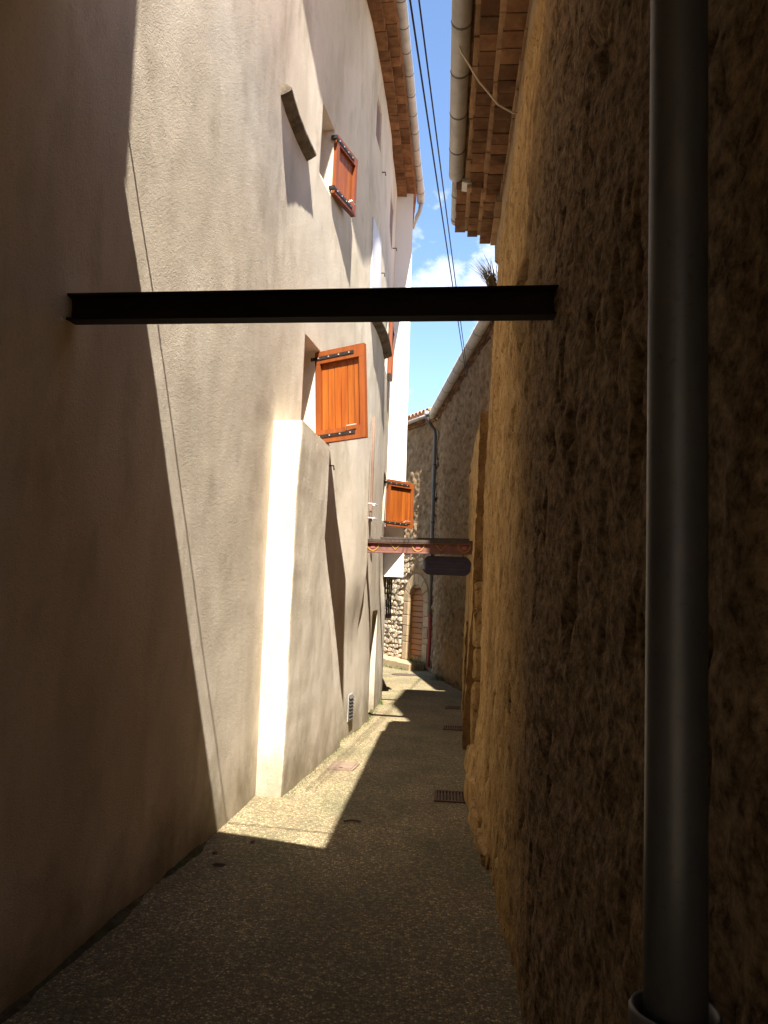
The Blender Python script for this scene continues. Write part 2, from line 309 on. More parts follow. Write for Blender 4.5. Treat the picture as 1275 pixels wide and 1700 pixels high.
def gutter_mesh(pts, r, wall=0.004, n=12):
    """open half-round gutter with a rolled outer lip along pts (top centre line)"""
    prof = [(r * cos(pi + pi * k / n), r * sin(pi + pi * k / n)) for k in range(n + 1)]
    inn = [((r - wall) * cos(2 * pi - pi * k / n), (r - wall) * sin(2 * pi - pi * k / n)) for k in range(n + 1)]
    prof = prof + inn; m = len(prof); v = []; f = []
    P = [Vector(p) for p in pts]
    for i, p in enumerate(P):
        d = (P[min(i + 1, len(P) - 1)] - P[max(i - 1, 0)]); d.z = 0; d.normalize(); a = Vector((d.y, -d.x, 0))
        v += [p + a * x + Vector((0, 0, y)) for x, y in prof]
    for i in range(len(P) - 1):
        for k in range(m):
            k2 = (k + 1) % m; f.append((i * m + k, i * m + k2, (i + 1) * m + k2, (i + 1) * m + k))
    def cap(o, fl):   # crescent end plus a stop-end plate
        h = list(range(o, o + n + 1)); f.append(tuple(h[::-1] if fl else h))
    cap(0, True); cap(len(v) - m, False)
    return (v, f)
def lerp_path(P, y):
    ys = [p[1] for p in P]; xs = [p[0] for p in P]
    return np.interp(y, ys, xs)

def wall_sheet(ss, zs, posf, side, dispf, holes=(), thick=0.45, topf=None):
    """height-field wall. posf(s)->(x,y); side=+1: normal is to the right of travel (alley side of the left wall).
    holes: (s0,s1,z0,z1,depth). returns verts, faces"""
    ss = np.array(sorted(set(np.round(list(ss) + [h[0] for h in holes] + [h[1] for h in holes], 5))))
    zs = np.array(sorted(set(np.round(list(zs) + [h[2] for h in holes] + [h[3] for h in holes], 5))))
    def dd(a):
        k = np.ones(len(a), bool); keep = set(np.round([v for h in holes for v in h[:4]], 5))
        for i in range(1, len(a)):
            if a[i] - a[i - 1] < 0.006 and a[i] not in keep: k[i] = False
        return a[k]
    ss = dd(ss); zs = dd(zs)
    x, y = posf(ss); e = 0.02
    x2, y2 = posf(ss + e); x1, y1 = posf(ss - e)
    tx, ty = x2 - x1, y2 - y1; ln = np.hypot(tx, ty); tx /= ln; ty /= ln
    nx, ny = ty * side, -tx * side
    S, Z = np.meshgrid(ss, zs, indexing='ij')
    D = dispf(S, Z)
    Zt = Z if topf is None else np.minimum(Z, topf(S))
    X = x[:, None] + D * nx[:, None]; Y = y[:, None] + D * ny[:, None]
    ns, nzn = S.shape
    V = np.stack([X, Y, Zt], -1).reshape(-1, 3); V = list(map(tuple, V)); F = []
    idx = lambda i, j: i * nzn + j
    cs = (ss[:-1] + ss[1:]) / 2; cz = (zs[:-1] + zs[1:]) / 2
    hole = np.zeros((ns - 1, nzn - 1), bool)
    for h in holes:
        hole |= ((cs[:, None] > h[0]) & (cs[:, None] < h[1]) & (cz[None] > h[2]) & (cz[None] < h[3]))
    flip = side > 0
    for i in range(ns - 1):
        for j in range(nzn - 1):
            if hole[i, j]: continue
            q = (idx(i, j), idx(i + 1, j), idx(i + 1, j + 1), idx(i, j + 1))
            F.append(q[::-1] if not flip else q)
    def strip(ring, depth, closed):
        o = len(V)
        for (i, j) in ring:
            V.append((X[i, j] - nx[i] * depth, Y[i, j] - ny[i] * depth, float(Zt[i, j])) if closed else (x[i] - nx[i] * depth, y[i] - ny[i] * depth, float(Zt[i, j])))
        n = len(ring)
        for k in range(n if closed else n - 1):
            k2 = (k + 1) % n
            F.append((idx(*ring[k]), idx(*ring[k2]), o + k2, o + k))
        return o, n
    for h in holes:
        i0 = int(np.argmin(abs(ss - h[0]))); i1 = int(np.argmin(abs(ss - h[1]))); j0 = int(np.argmin(abs(zs - h[2]))); j1 = int(np.argmin(abs(zs - h[3])))
        ring = [(i, j0) for i in range(i0, i1)] + [(i1, j) for j in range(j0, j1)] + [(i, j1) for i in range(i1, i0, -1)] + [(i0, j) for j in range(j1, j0, -1)]
        o, n = strip(ring, h[4] + 0.025, True)
        F.append(tuple(range(o, o + n)))
    # the wall's thickness: top and both ends
    strip([(i, nzn - 1) for i in range(ns)], thick, False)
    strip([(0, j) for j in range(nzn)], thick, False)
    strip([(ns - 1, j) for j in range(nzn)], thick, False)
    o = len(V)
    for (i, j) in ((0, 0), (ns - 1, 0), (ns - 1, nzn - 1), (0, nzn - 1)): V.append((x[i] - nx[i] * thick, y[i] - ny[i] * thick, float(Zt[i, j])))
    if ns and len(set([0])): F.append((o, o + 1, o + 2, o + 3))
    return V, F
def dense(segs):
    out = []
    for a, b, st in segs: out += list(np.arange(a, b, st))
    out.append(segs[-1][1]); return out
def ground_z(x, y): return -0.02 * y

# ================================================================== SETTING: ground
def lane_mesh():
    xs = np.linspace(-2.6, 3.6, 63); ys = np.arange(-12, 34.01, 0.12)
    X, Y = np.meshgrid(xs, ys, indexing='ij')
    Z = -0.02 * Y + 0.014 * fbm(X * 1.1, Y * 0.8, 5, 3)
    n1, n2 = X.shape; V = np.stack([X, Y, Z], -1).reshape(-1, 3)
    F = [(i * n2 + j, (i + 1) * n2 + j, (i + 1) * n2 + j + 1, i * n2 + j + 1) for i in range(n1 - 1) for j in range(n2 - 1)]
    return V, F
tag(obj('lane_pavement', lane_mesh(), 'lane', None, True), kind='structure')
gv = MB(); gv.add([(-300, -300, 5.0), (300, -300, 5.0), (300, 400, -9.0), (-300, 400, -9.0)], [(0, 1, 2, 3)])
tag(obj('ground', ([(a, b, -0.02 * b - 0.6) for a, b in ((-300, -300), (300, -300), (300, 600), (-300, 600))], [(0, 1, 2, 3)]), 'earth'), kind='structure')

# ================================================================== LEFT HOUSE
LPK = [(-1.95, -7), (-1.70, 0.0), (-1.386, 3.177), (-1.087, 5.73), (-1.007, 6.977), (-0.75, 8.26), (-0.47, 9.6), (-0.155, 11.3), (0.0, 13.6), (0.035, 14.6), (0.05, 16)]
def lx(y):
    y = np.asarray(y, float); v = 0
    for k in (-0.35, -0.2, 0, 0.2, 0.35): v = v + lerp_path(LPK, y + k)
    return v / 5
def lean(y, z): return -(0.085 * np.exp(-((y - 11.4) / 1.2) ** 2) + 0.05 * np.exp(-((y - 13.3) / 0.9) ** 2)) * sstep(5.5, 8.5, z)
def left_disp(S, Z):
    d = 0.032 * fbm(S * 0.5, Z * 0.4, 11, 2) + 0.007 * fbm(S * 1.7, Z * 1.1, 21, 3) + 0.0022 * fbm(S * 6, Z * 6, 31, 3)
    # swelling of the old masonry before the painted beam and its sharp end
    b = 0.075 * sstep(8.9, 10.0, S) * (S < 10.66 + 0.10 * (Z - 2) + 0.03 * np.sin(Z * 4)) * sstep(0.9, 1.9, Z) * (1 - sstep(2.0, 4.3, Z))
    c = 0.05 * sstep(13.0, 14.1, S) * (1 - sstep(1.4, 2.0, Z))
    # mortar built up round the end of the steel beam
    m = 0.03 * np.exp(-((S - 3.22) / 0.10) ** 2 - ((Z - 2.72) / 0.14) ** 2)
    return d + b + c + m + lean(S, Z)
EAVE_L = 9.32
holesL = [(7.72, 8.25, 3.26, 4.19, 0.28), (7.90, 8.36, 6.02, 6.80, 0.24), (13.25, 13.9, 2.86, 3.66, 0.25),
          (10.66, 11.12, 8.18, 8.80, 0.075), (12.8, 13.75, 7.85, 8.62, 0.075), (12.45, 13.0, 5.35, 6.35, 0.2),
          (11.85, 12.85, -0.6, 1.30, 0.22)]
house = thing('rendered_house', (-1.2, 6, -0.12), 'tall beige rendered house with orange shutters along the left side of the lane', 'house')
ssL = dense([(-6.5, 2.2, 0.25), (2.2, 10.4, 0.045), (10.4, 10.95, 0.02), (10.95, 14.55, 0.06)])
zsL = dense([(-0.7, 6.6, 0.05), (6.6, EAVE_L, 0.07)])
lw = obj('wall', wall_sheet(ssL, zsL, lambda s: (lx(s), np.asarray(s, float)), 1, left_disp, holesL), 'render', house, True)
def lnorm(y):
    t = Vector((float(lx(y + 0.05) - lx(y - 0.05)), 0.1, 0)).normalized(); return Vector((t.y, -t.x, 0)), t
def lpt(y, off, z):
    n, t = lnorm(y); return Vector((float(lx(y)), y, z)) + n * (off + float(lean(y, z)))

# buttress: a thick rendered pier with a flat top, tapering towards its far end
def buttress():
    zs = np.arange(-0.5, 3.1001, 0.05); V = []; F = []
    # outline in plan as a polyline from the wall (near) round the front to the wall (far)
    def outline(z):
        t = np.clip(z / 3.1, 0, 1)
        A = (-1.10, 6.87); B = (-0.763 + 0.004 * sin(z * 5), 6.795); fy = float(np.interp(z, [-0.2, 0.6, 1.5, 1.8, 2.1], [9.35, 8.85, 8.32, 8.14, 8.02]))
        fx = float(lx(fy)) + float(np.interp(z, [-0.2, 1.5, 3.0], [0.12, 0.185, 0.215]))
        E_ = (float(lx(fy)) - 0.12, fy + 0.03)
        pts = []
        B = (B[0] + 0.007 * float(fbm(np.array(z * 2.3), np.array(1.0), 55, 4, 0.7)), B[1] + 0.007 * float(fbm(np.array(z * 2.3), np.array(4.0), 56, 4, 0.7)))
        rr = 0.022 + 0.02 * max(0.0, float(fbm(np.array(z * 3.1), np.array(7.0), 57, 3)))
        u1 = Vector((A[0] - B[0], A[1] - B[1])).normalized(); u2 = Vector((fx - B[0], fy - B[1])).normalized()
        B1 = (B[0] + u1.x * rr, B[1] + u1.y * rr); B3 = (B[0] + u2.x * rr, B[1] + u2.y * rr); B2 = ((B1[0] + B3[0]) / 4 + B[0] / 2, (B1[1] + B3[1]) / 4 + B[1] / 2)
        for (p, q, n) in ((A, B1, 8), (B1, B2, 1), (B2, B3, 1), (B3, (fx, fy), 40), ((fx, fy), E_, 6)):
            for k in range(n): pts.append((p[0] + (q[0] - p[0]) * k / n, p[1] + (q[1] - p[1]) * k / n))
        pts.append(E_); return pts
    rows = []
    for z in zs:
        P = np.array(outline(z)); u = np.arange(len(P))
        s = P[:, 1]
        d = 0.012 * fbm(s * 1.6 + P[:, 0] * 3, np.full(len(P), z * 1.3), 41, 4); d[0] = d[-1] = 0
        P[:, 0] += d; P[:, 1] -= 0.5 * d
        rows.append([(p[0], p[1], z) for p in P])
    n = len(rows[0])
    for r_ in rows: V += r_
    for i in range(len(rows) - 1):
        for k in range(n - 1): F.append((i * n + k, i * n + k + 1, (i + 1) * n + k + 1, (i + 1) * n + k))
    F.append(tuple(range(len(V) - n, len(V))))
    return V, F
bo = obj('buttress', buttress(), 'render', house, False, label='white lit square-topped buttress standing against the house wall')
bo.data.polygons.foreach_set('use_smooth', [True] * len(bo.data.polygons))
mod = bo.modifiers.new('edges', 'EDGE_SPLIT'); mod.split_angle = R(45)

# stone drip ledges let into the wall
def ledge(y0, y1, z, proj, h, seed):
    V = []; F = []; r = random.Random(seed); n = 14
    for i in range(n + 1):
        y = y0 + (y1 - y0) * i / n; k = r.uniform(-0.0015, 0.0015)
        for off, dz in ((-0.05, 0.035), (proj * 0.6 + k, 0.012 + k), (proj + k, -0.012 + k), (proj + k * 1.5, -0.036 + k), (proj * 0.5 + k, -h * 0.62 + k), (-0.05, -h)):
            V.append(lpt(y, off, z + dz))
    for i in range(n):
        for k in range(6): F.append((i * 6 + k, i * 6 + (k + 1) % 6, (i + 1) * 6 + (k + 1) % 6, (i + 1) * 6 + k))
    F.append((0, 1, 2, 3, 4, 5)); F.append(tuple(n * 6 + k for k in (5, 4, 3, 2, 1, 0)))
    return V, F
obj('stone_ledge', ledge(6.42, 7.46, 5.98, 0.09, 0.105, 3), 'ledge_stone', house, label='short weathered stone ledge jutting from the render high on the wall')
obj('stone_ledge', ledge(10.5, 12.3, 5.46, 0.12, 0.11, 4), 'ledge_stone', house, label='broken stone ledge beside the far orange shutter')

# a shutter: framed, planks recessed, two iron straps with studs, latch
def shutter(hinge, ang, wd, z0, z1, label, mirror=False, fm='shutter_frame', planks=5, straps=True, tilt=0.0, th=0.056):
    h = z1 - z0; rail = 0.115 * h + 0.02; st = 0.062
    m = MB(); m.box(0, wd, -th / 2, th / 2, 0, rail); m.box(0, wd, -th / 2, th / 2, h - rail, h)
    m.box(0, st, -th / 2 + 0.001, th / 2 - 0.001, rail, h - rail); m.box(wd - st, wd, -th / 2 + 0.001, th / 2 - 0.001, rail, h - rail)
    o = obj('shutter', m.vf, fm, house, loc=(hinge[0], hinge[1], z0), rot=(0, tilt, R(ang)), label=label)
    iw = wd - 2 * st; pw = iw / planks
    for k in range(planks):
        p = MB(); x0 = st + k * pw + 0.002; p.box(x0 + 0.002, x0 + pw - 0.006, 0.008, th / 2 - 0.002, rail - 0.01, h - rail + 0.01)
        sub('plank', p.vf, 'shutter_wood' if fm == 'shutter_frame' else fm, o)
    if straps:
        for zc in (rail * 0.52, h - rail * 0.55):
            b = MB(); b.box(-0.045, wd * 0.80, -th / 2 - 0.007, -th / 2 + 0.001, zc - 0.017, zc + 0.017)
            b.box(-0.06, -0.03, -th / 2 - 0.012, th / 2, zc - 0.02, zc + 0.02)
            sub('strap_hinge', b.vf, 'iron', o)
            for q in range(4):
                x = wd * (0.08 + 0.21 * q); sv = MB(); sv.box(x - 0.007, x + 0.007, -th / 2 - 0.012, -th / 2 - 0.006, zc - 0.007, zc + 0.007); sub('stud', sv.vf, 'bright_metal', o)
        lt = tube([(wd * 0.62, -th / 2 - 0.006, rail * 0.75), (wd * 0.66, -th / 2 - 0.03, rail * 1.02), (wd * 0.85, -th / 2 - 0.025, rail * 1.05)], 0.006, 6)
        sub('latch_hook', lt, 'bright_metal', o)
    return o
shutter((-0.742, 8.255), -28, 0.605, 3.165, 4.175, 'large orange wooden shutter open above the buttress', tilt=R(-4), planks=6)
shutter((-0.715, 8.37), 68, 0.56, 6.04, 6.745, 'upper orange wooden shutter folded back high on the wall', planks=4)
shutter((0.045, 13.92), 42, 0.64, 2.82, 3.66, 'small orange shutter standing out over the painted beam', planks=5)
shutter((-0.005, 13.02), 86, 0.55, 5.35, 6.33, 'orange shutter seen edge-on near the end of the house', planks=4, straps=False)
# windows behind the shutters
def window(y0, y1, z0, z1, depth, fm='dull_brown', panes=True):
    def P(y, o, z): return lpt(y, o, z)
    m = MB(); f = 0.055
    for (a, b, c, d) in ((y0, y1, z0, z0 + f), (y0, y1, z1 - f, z1), (y0, y0 + f, z0 + f, z1 - f), (y1 - f, y1, z0 + f, z1 - f)):
        m.add([P(a, -depth + 0.012, c), P(b, -depth + 0.012, c), P(b, -depth + 0.06, c), P(a, -depth + 0.06, c), P(a, -depth + 0.012, d), P(b, -depth + 0.012, d), P(b, -depth + 0.06, d), P(a, -depth + 0.06, d)],
              [(0, 3, 2, 1), (4, 5, 6, 7), (0, 1, 5, 4), (1, 2, 6, 5), (2, 3, 7, 6), (3, 0, 4, 7)])
    o = obj('window', m.vf, fm, house)
    a, b, c, d = y0 + f, y1 - f, z0 + f, z1 - f
    g = MB(); g.add([P(a, -depth + 0.03, c), P(b, -depth + 0.03, c), P(b, -depth + 0.03, d), P(a, -depth + 0.03, d), P(a, -depth + 0.024, c), P(b, -depth + 0.024, c), P(b, -depth + 0.024, d), P(a, -depth + 0.024, d)],
                    [(0, 1, 2, 3), (7, 6, 5, 4), (0, 4, 5, 1), (1, 5, 6, 2), (2, 6, 7, 3), (3, 7, 4, 0)])
    obj('pane', g.vf, 'glass_dark', o)
for h in holesL[:3] + holesL[5:6]: window(h[0], h[1], h[2], h[3], h[4])
def closed_panel(name, y0, y1, z0, z1, off, m, label, boards, prot=0.02):
    b = MB()
    root = None
    for k in range(boards):
        a = y0 + (y1 - y0) * k / boards + 0.003; c = y0 + (y1 - y0) * (k + 1) / boards - 0.003
        b = MB(); b.add([lpt(a, off, z0), lpt(c, off, z0), lpt(c, off + prot, z0), lpt(a, off + prot, z0), lpt(a, off, z1), lpt(c, off, z1), lpt(c, off + prot, z1), lpt(a, off + prot, z1)],
              [(0, 3, 2, 1), (4, 5, 6, 7), (0, 1, 5, 4), (1, 2, 6, 5), (2, 3, 7, 6), (3, 0, 4, 7)])
        if root is None:
            bk = MB(); o0 = off - 0.012; bk.add([lpt(y0, o0, z0), lpt(y1, o0, z0), lpt(y1, off - 0.001, z0), lpt(y0, off - 0.001, z0), lpt(y0, o0, z1), lpt(y1, o0, z1), lpt(y1, off - 0.001, z1), lpt(y0, off - 0.001, z1)],
              [(0, 3, 2, 1), (4, 5, 6, 7), (0, 1, 5, 4), (1, 2, 6, 5), (2, 3, 7, 6), (3, 0, 4, 7)])
            root = obj(name, bk.vf, m, house, label=label)
        obj('board', b.vf, m, root)
    return root
closed_panel('shutter', 10.68, 11.10, 8.20, 8.78, -0.04, 'dull_brown', 'faded brown closed shutter under the eave', 3)
closed_panel('shutter', 12.83, 13.72, 7.88, 8.59, -0.04, 'dull_brown', 'faded brown closed shutter at the far end under the eave', 4)
closed_panel('shutter', 10.46, 11.2, 5.5, 6.84, 0.006, 'louvre_white', 'pale grey boarded shutter folded flat on the wall', 7, 0.014)
closed_panel('door', 11.88, 12.82, -0.3, 1.28, -0.21, 'dull_brown', 'low door set back in the rendered wall', 5)
# iron shutter dogs
for (y, z) in ((8.75, 3.02), (11.22, 6.35), (11.3, 7.98), (13.85, 7.95)):
    obj('shutter_stay', tube([lpt(y, -0.02, z), lpt(y, 0.06, z), lpt(y + 0.01, 0.065, z - 0.05)], 0.009, 6), 'iron', house)
# pipe in its chase with two clips
pp = obj('waste_pipe', tube([lpt(11.02, 0.012, 4.12), lpt(11.04, 0.015, 3.4), lpt(11.05, 0.015, 2.78), lpt(10.98, 0.03, 2.62)], 0.024, 10), 'old_pipe', house, True)
for z in (2.86, 2.66): obj('pipe_clip', tube([lpt(10.95, 0.0, z), lpt(10.96, 0.085, z), lpt(11.12, 0.085, z), lpt(11.13, 0.0, z)], 0.010, 6), 'louvre_white', house)
# wall vent: seven louvre blades in a frame
vb = MB(); vb.add([lpt(y, o, z) for z in (-0.02, 0.31) for y, o in ((10.12, 0.0), (10.36, 0.0), (10.36, 0.022), (10.12, 0.022))], [(0, 3, 2, 1), (4, 5, 6, 7), (0, 1, 5, 4), (1, 2, 6, 5), (2, 3, 7, 6), (3, 0, 4, 7)])
vent = obj('wall_vent', vb.vf, 'beam_paint', house, label='small louvred vent at the foot of the wall'); vent.data.materials[0] = M['zinc']
for k in range(7):
    z = 0.0 + k * 0.043; b = MB()
    b.add([lpt(y, o, zz) for (o, zz) in ((0.024, z + 0.03), (0.024, z + 0.036), (0.045, z + 0.006), (0.045, z)) for y in (10.13, 10.35)],
          [(0, 1, 3, 2), (2, 3, 5, 4), (4, 5, 7, 6), (6, 7, 1, 0), (0, 2, 4, 6), (1, 7, 5, 3)])
    obj('louvre_blade', b.vf, 'collar_metal', vent)

# génoise: corbelled courses of terracotta tiles under the eave; tiles seen are parts, those outside the frame one joined part
def eave_courses(house_, ptf, y0, y1, step, courses, seed, unseen=None, hz=0.055, nm='eave_tile', mt='brick_tile'):
    """ptf(y, off, z) -> point; courses: list of (off0, off1, z)"""
    r = random.Random(seed)
    for ci, (o0, o1, z) in enumerate(courses):
        y = y0 + r.uniform(-0.05, 0.02)
        while y < y1 - 0.04:
            w_ = step * r.uniform(0.9, 1.1); ya, yb = y + 0.006, y + w_ - 0.006
            k = r.uniform(-0.008, 0.008); kz = r.uniform(-0.005, 0.005); sag = r.uniform(-0.004, 0.004)
            v = []
            for zz in (z + kz, z + hz + kz):
                for (yy, oo) in ((ya, o0), (yb, o0), (yb, o1 + k), (ya, o1 + k + sag)): v.append(ptf(yy, oo, zz))
            # slightly dished underside
            c = ptf((ya + yb) / 2, (o0 + o1) / 2, z + kz - 0.006); v.append(c)
            f = [(0, 8, 1), (1, 8, 2), (2, 8, 3), (3, 8, 0), (4, 5, 6, 7), (0, 1, 5, 4), (1, 2, 6, 5), (2, 3, 7, 6), (3, 0, 4, 7)]
            obj(nm, (v, f), mt, house_)
            y += w_
        if unseen:
            b = MB(); ys = np.arange(unseen[0], y0 - 0.03, step)
            for a in ys:
                e = min(a + step - 0.008, y0 - 0.035)
                b.add([ptf(yy, oo, zz) for zz in (z, z + hz) for (yy, oo) in ((a, o0), (e, o0), (e, o1), (a, o1))],
                      [(0, 3, 2, 1), (4, 5, 6, 7), (0, 1, 5, 4), (1, 2, 6, 5), (2, 3, 7, 6), (3, 0, 4, 7)])
            q = obj('eave_course', b.vf, 'brick_tile', house_); q['kind'] = 'stuff'
        # mortar bed behind and above the course
        b = MB(); n = 24
        yy = np.linspace((unseen[0] if unseen else y0), y1, n)
        for i in range(n - 1):
            b.add([ptf(yq, oo, zz) for zz in (z + 0.014, z + hz + 0.015) for (yq, oo) in ((yy[i], o0 - 0.1), (yy[i + 1], o0 - 0.1), (yy[i + 1], o1 - 0.014), (yy[i], o1 - 0.014))],
                  [(0, 3, 2, 1), (4, 5, 6, 7), (0, 1, 5, 4), (1, 2, 6, 5), (2, 3, 7, 6), (3, 0, 4, 7)])
        obj('mortar_bed', b.vf, 'mortar', house_)
def lept(y, off, z): return lpt(y, off * float(np.interp(y, [4.0, 5.6, 6.2, 7.0, 7.7, 8.6, 9.2, 10.5, 12.0, 14.4], [0.1, 0.31, 0.78, 1.25, 1.6, 1.35, 1.05, 0.90, 0.85, 0.98])), z)
eave_courses(house, lept, 9.0, 14.42, 0.21, [(-0.02, 0.18, 9.30), (0.16, 0.34, 9.37)], 5, unseen=(-6,))
def gutter(house_, pts, r, m, label, seam_step, seam_r=0.004, start=0.0):
    g = obj('gutter', gutter_mesh(pts, r), m, house_, True, label=label)
    P = [Vector(p) for p in pts]; acc = 0; nxt = start
    for a, b in zip(P[:-1], P[1:]):
        ln = (b - a).length
        while nxt <= acc + ln:
            c = a + (b - a) * ((nxt - acc) / ln); d = (b - a).normalized()
            obj('gutter_bracket', gutter_mesh([c - d * 0.009, c + d * 0.009], r + seam_r, 0.006), 'dark_pipe' if seam_step < 9 else m, g)
            nxt += seam_step
        acc += ln
    return g
gutter(house, [lept(y, 0.34, 9.50) + lnorm(y)[0] * 0.08 for y in np.arange(3.0, 14.3, 0.35)] + [Vector((0.475, 14.7, 9.50)), Vector((0.49, 15.05, 9.50))], 0.076, 'zinc', 'long zinc gutter along the eave of the rendered house', 0.5, 0.003, 5.3)
obj('gutter_outlet', tube([(0.50, 15.0, 9.45), (0.48, 15.05, 9.30), (0.38, 15.15, 9.12), (0.34, 15.2, 9.0)], 0.045, 10), 'zinc', house, True)
# roof above
def roof_slab(ptf, ys, z, over, back, rise, th=0.12):
    V = []; F = []
    for y in ys:
        a = ptf(y, over, z); b = ptf(y, -back, z + rise); V += [a, b, b + Vector((0, 0, th)), a + Vector((0, 0, th))]
    n = len(ys)
    for i in range(n - 1):
        for k in range(4): F.append((i * 4 + k, i * 4 + (k + 1) % 4, (i + 1) * 4 + (k + 1) % 4, (i + 1) * 4 + k))
    F.append((0, 1, 2, 3)); F.append((4 * n - 1, 4 * n - 2, 4 * n - 3, 4 * n - 4)); return V, F
obj('roof', roof_slab(lept, [-6, -2, 2, 4, 6, 7, 8, 9, 10, 11, 12, 13, 14.5], 9.44, 0.37, 5.0, 1.4, 0.10), 'roof_tile', house)

# ================================================================== WHITE HOUSE that juts out beyond it
wh = thing('white_house', (0.2, 15.2, 1.9), 'bright white house front jutting out past the end of the rendered wall', 'house')
def wh_mesh():
    xs = np.arange(-0.25, 0.405, 0.05); xs[-1] = 0.40; zs = np.arange(1.93, 9.401, 0.06); zs[-1] = 9.40; V = []; F = []
    yf = 14.5
    def fx(x, z): return x - 0.010 * (z - 2) * (x > 0.3)
    for z in zs:
        for x in xs:
            V.append((fx(x, z), yf + 0.006 * float(fbm(np.array(x * 3 + 5), np.array(z * 1.2), 61, 3)), z))
        for k in range(1, 12): V.append((fx(0.40, z) - 0.02 * k, yf + 0.55 * k, z))
    n = len(xs) + 11
    for i in range(len(zs) - 1):
        for k in range(n - 1): F.append((i * n + k, i * n + k + 1, (i + 1) * n + k + 1, (i + 1) * n + k))
    # bottom, top and back
    o = len(V); V += [(-2.5, yf, 1.93), (-2.5, yf + 6, 1.93), (-2.5, yf, 9.40), (-2.5, yf + 6, 9.40)]
    F.append((o, *range(n - 1, -1, -1))[:1] + tuple(range(0, n)) + (o + 1,))
    F.append((o + 2,) + tuple((len(zs) - 1) * n + k for k in range(n)) + (o + 3,))
    F.append((o, o + 1, o + 3, o + 2))
    return V, F
obj('wall', wh_mesh(), 'white_render', wh, False)
obj('roof', ([(-2.6, 14.5, 9.65), (0.40, 14.5, 9.45), (0.30, 20.7, 9.45), (-2.6, 20.7, 9.65), (-2.6, 14.5, 9.85), (0.40, 14.5, 9.55), (0.30, 20.7, 9.55), (-2.6, 20.7, 9.85)],
             [(0, 3, 2, 1), (4, 5, 6, 7), (0, 1, 5, 4), (1, 2, 6, 5), (2, 3, 7, 6), (3, 0, 4, 7)]), 'roof_tile', wh)
# lower storey set back under the jetty and the dark shutter hanging there
lo = MB(); lo.add([(-1.5, 14.62, -0.8), (0.06, 14.62, -0.8), (0.10, 15.3, -0.8), (0.02, 20.4, -0.9), (-1.5, 20.4, -0.9), (-1.5, 14.62, 1.93), (0.06, 14.62, 1.93), (0.10, 15.3, 1.93), (0.02, 20.4, 1.93), (-1.5, 20.4, 1.93)],
                  [(4, 3, 2, 1, 0), (5, 6, 7, 8, 9), (0, 1, 6, 5), (1, 2, 7, 6), (2, 3, 8, 7), (3, 4, 9, 8), (4, 0, 5, 9)])
obj('lower_wall', lo.vf, 'render', wh)
for k in range(3):
    b = MB(); b.box(0.108 + 0.036 * k, 0.140 + 0.036 * k, 15.1, 15.14, 1.15, 1.90)
    obj('board', b.vf, 'dark_wood', wh)
b = MB(); b.box(0.06, 0.30, 14.56, 14.60, 1.895, 1.927); obj('lintel', b.vf, 'dark_wood', wh)

# ================================================================== RIGHT STONE HOUSE
RPK = [(0.62, -7), (0.60, 1.0), (0.605, 3.0), (0.645, 3.6), (0.78, 5.2), (0.955, 7.2), (1.035, 8.2), (1.1, 9)]
def rx(y):
    y = np.asarray(y, float); v = 0
    for k in (-0.3, -0.15, 0, 0.15, 0.3): v = v + lerp_path(RPK, y + k)
    return v / 5
def rough(S, Z, seed, a=1.0):
    f1, f2, idv = worley(S * 2.4 + 0.4 * fbm(S * 3, Z * 3, seed + 5, 2), Z * 3.6 + 0.5 * fbm(S * 3, Z * 3, seed + 9, 2), seed)
    st = sstep(0.0, 0.25, f2 - f1)
    d = 0.035 * fbm(S * 0.8, Z * 0.6, seed + 1, 3) + 0.006 * st * (0.4 + idv) + 0.009 * fbm(S * 5, Z * 3.6, seed + 2, 4, 0.6) + 0.011 * fbm(S * 16, Z * 13, seed + 3, 2, 0.6)
    g1, g2, gi = worley(S * 13 + 0.3 * fbm(S * 9, Z * 9, seed + 11, 2), Z * 12 + 0.3 * fbm(S * 9, Z * 9, seed + 12, 2), seed + 10)
    d = d + 0.010 * (gi - 0.4) * sstep(0.0, 0.35, g2 - g1) - 0.012 * np.abs(fbm(S * 9, Z * 7, seed + 13, 3))
    pit = np.clip(fbm(S * 11, Z * 4.6, seed + 4, 3) - 0.30, 0, 1); d = d - 0.16 * pit
    # old stones laid bare where the coat has come away, high up near the eave
    br = 1.6 * sstep(-0.02, 0.2, fbm(S * 0.9 + Z * 0.5, Z * 0.5 - S * 0.3, seed + 7, 3)) * sstep(2.3, 3.2, Z)
    d = d + br * (0.035 * st * (0.3 + idv) - 0.025 + 0.02 * fbm(S * 9, Z * 5, seed + 8, 3))
    return d * a
def right_disp(S, Z):
    d = rough(S, Z, 71)
    d = d - 0.034 * np.maximum(0, Z - 2.4)                                           # the wall leans back a little
    e = sstep(7.6, 8.2, S) * 0.10                               # worn, rounded far corner
    foot = 0.05 * (1 - sstep(0.0, 0.7, Z)) * sstep(4.8, 6.2, S)
    # pocket cut for the end of the steel beam
    return d - e * 0.4 + foot
EAVE_R = 5.40
stone = thing('stone_house', (0.9, 5, -0.1), 'ochre rough stone house with tiled eave along the right side of the lane', 'house')
ssR = dense([(-6.5, 0.9, 0.25), (0.9, 3.2, 0.018), (3.2, 5.2, 0.028), (5.2, 8.2, 0.035)])
zsR = dense([(-0.6, 3.6, 0.025), (3.6, EAVE_R, 0.035)])
obj('wall', wall_sheet(ssR, zsR, lambda s: (rx(s), np.asarray(s, float)), -1, right_disp, (), 0.6), 'ochre_stone', stone, True)
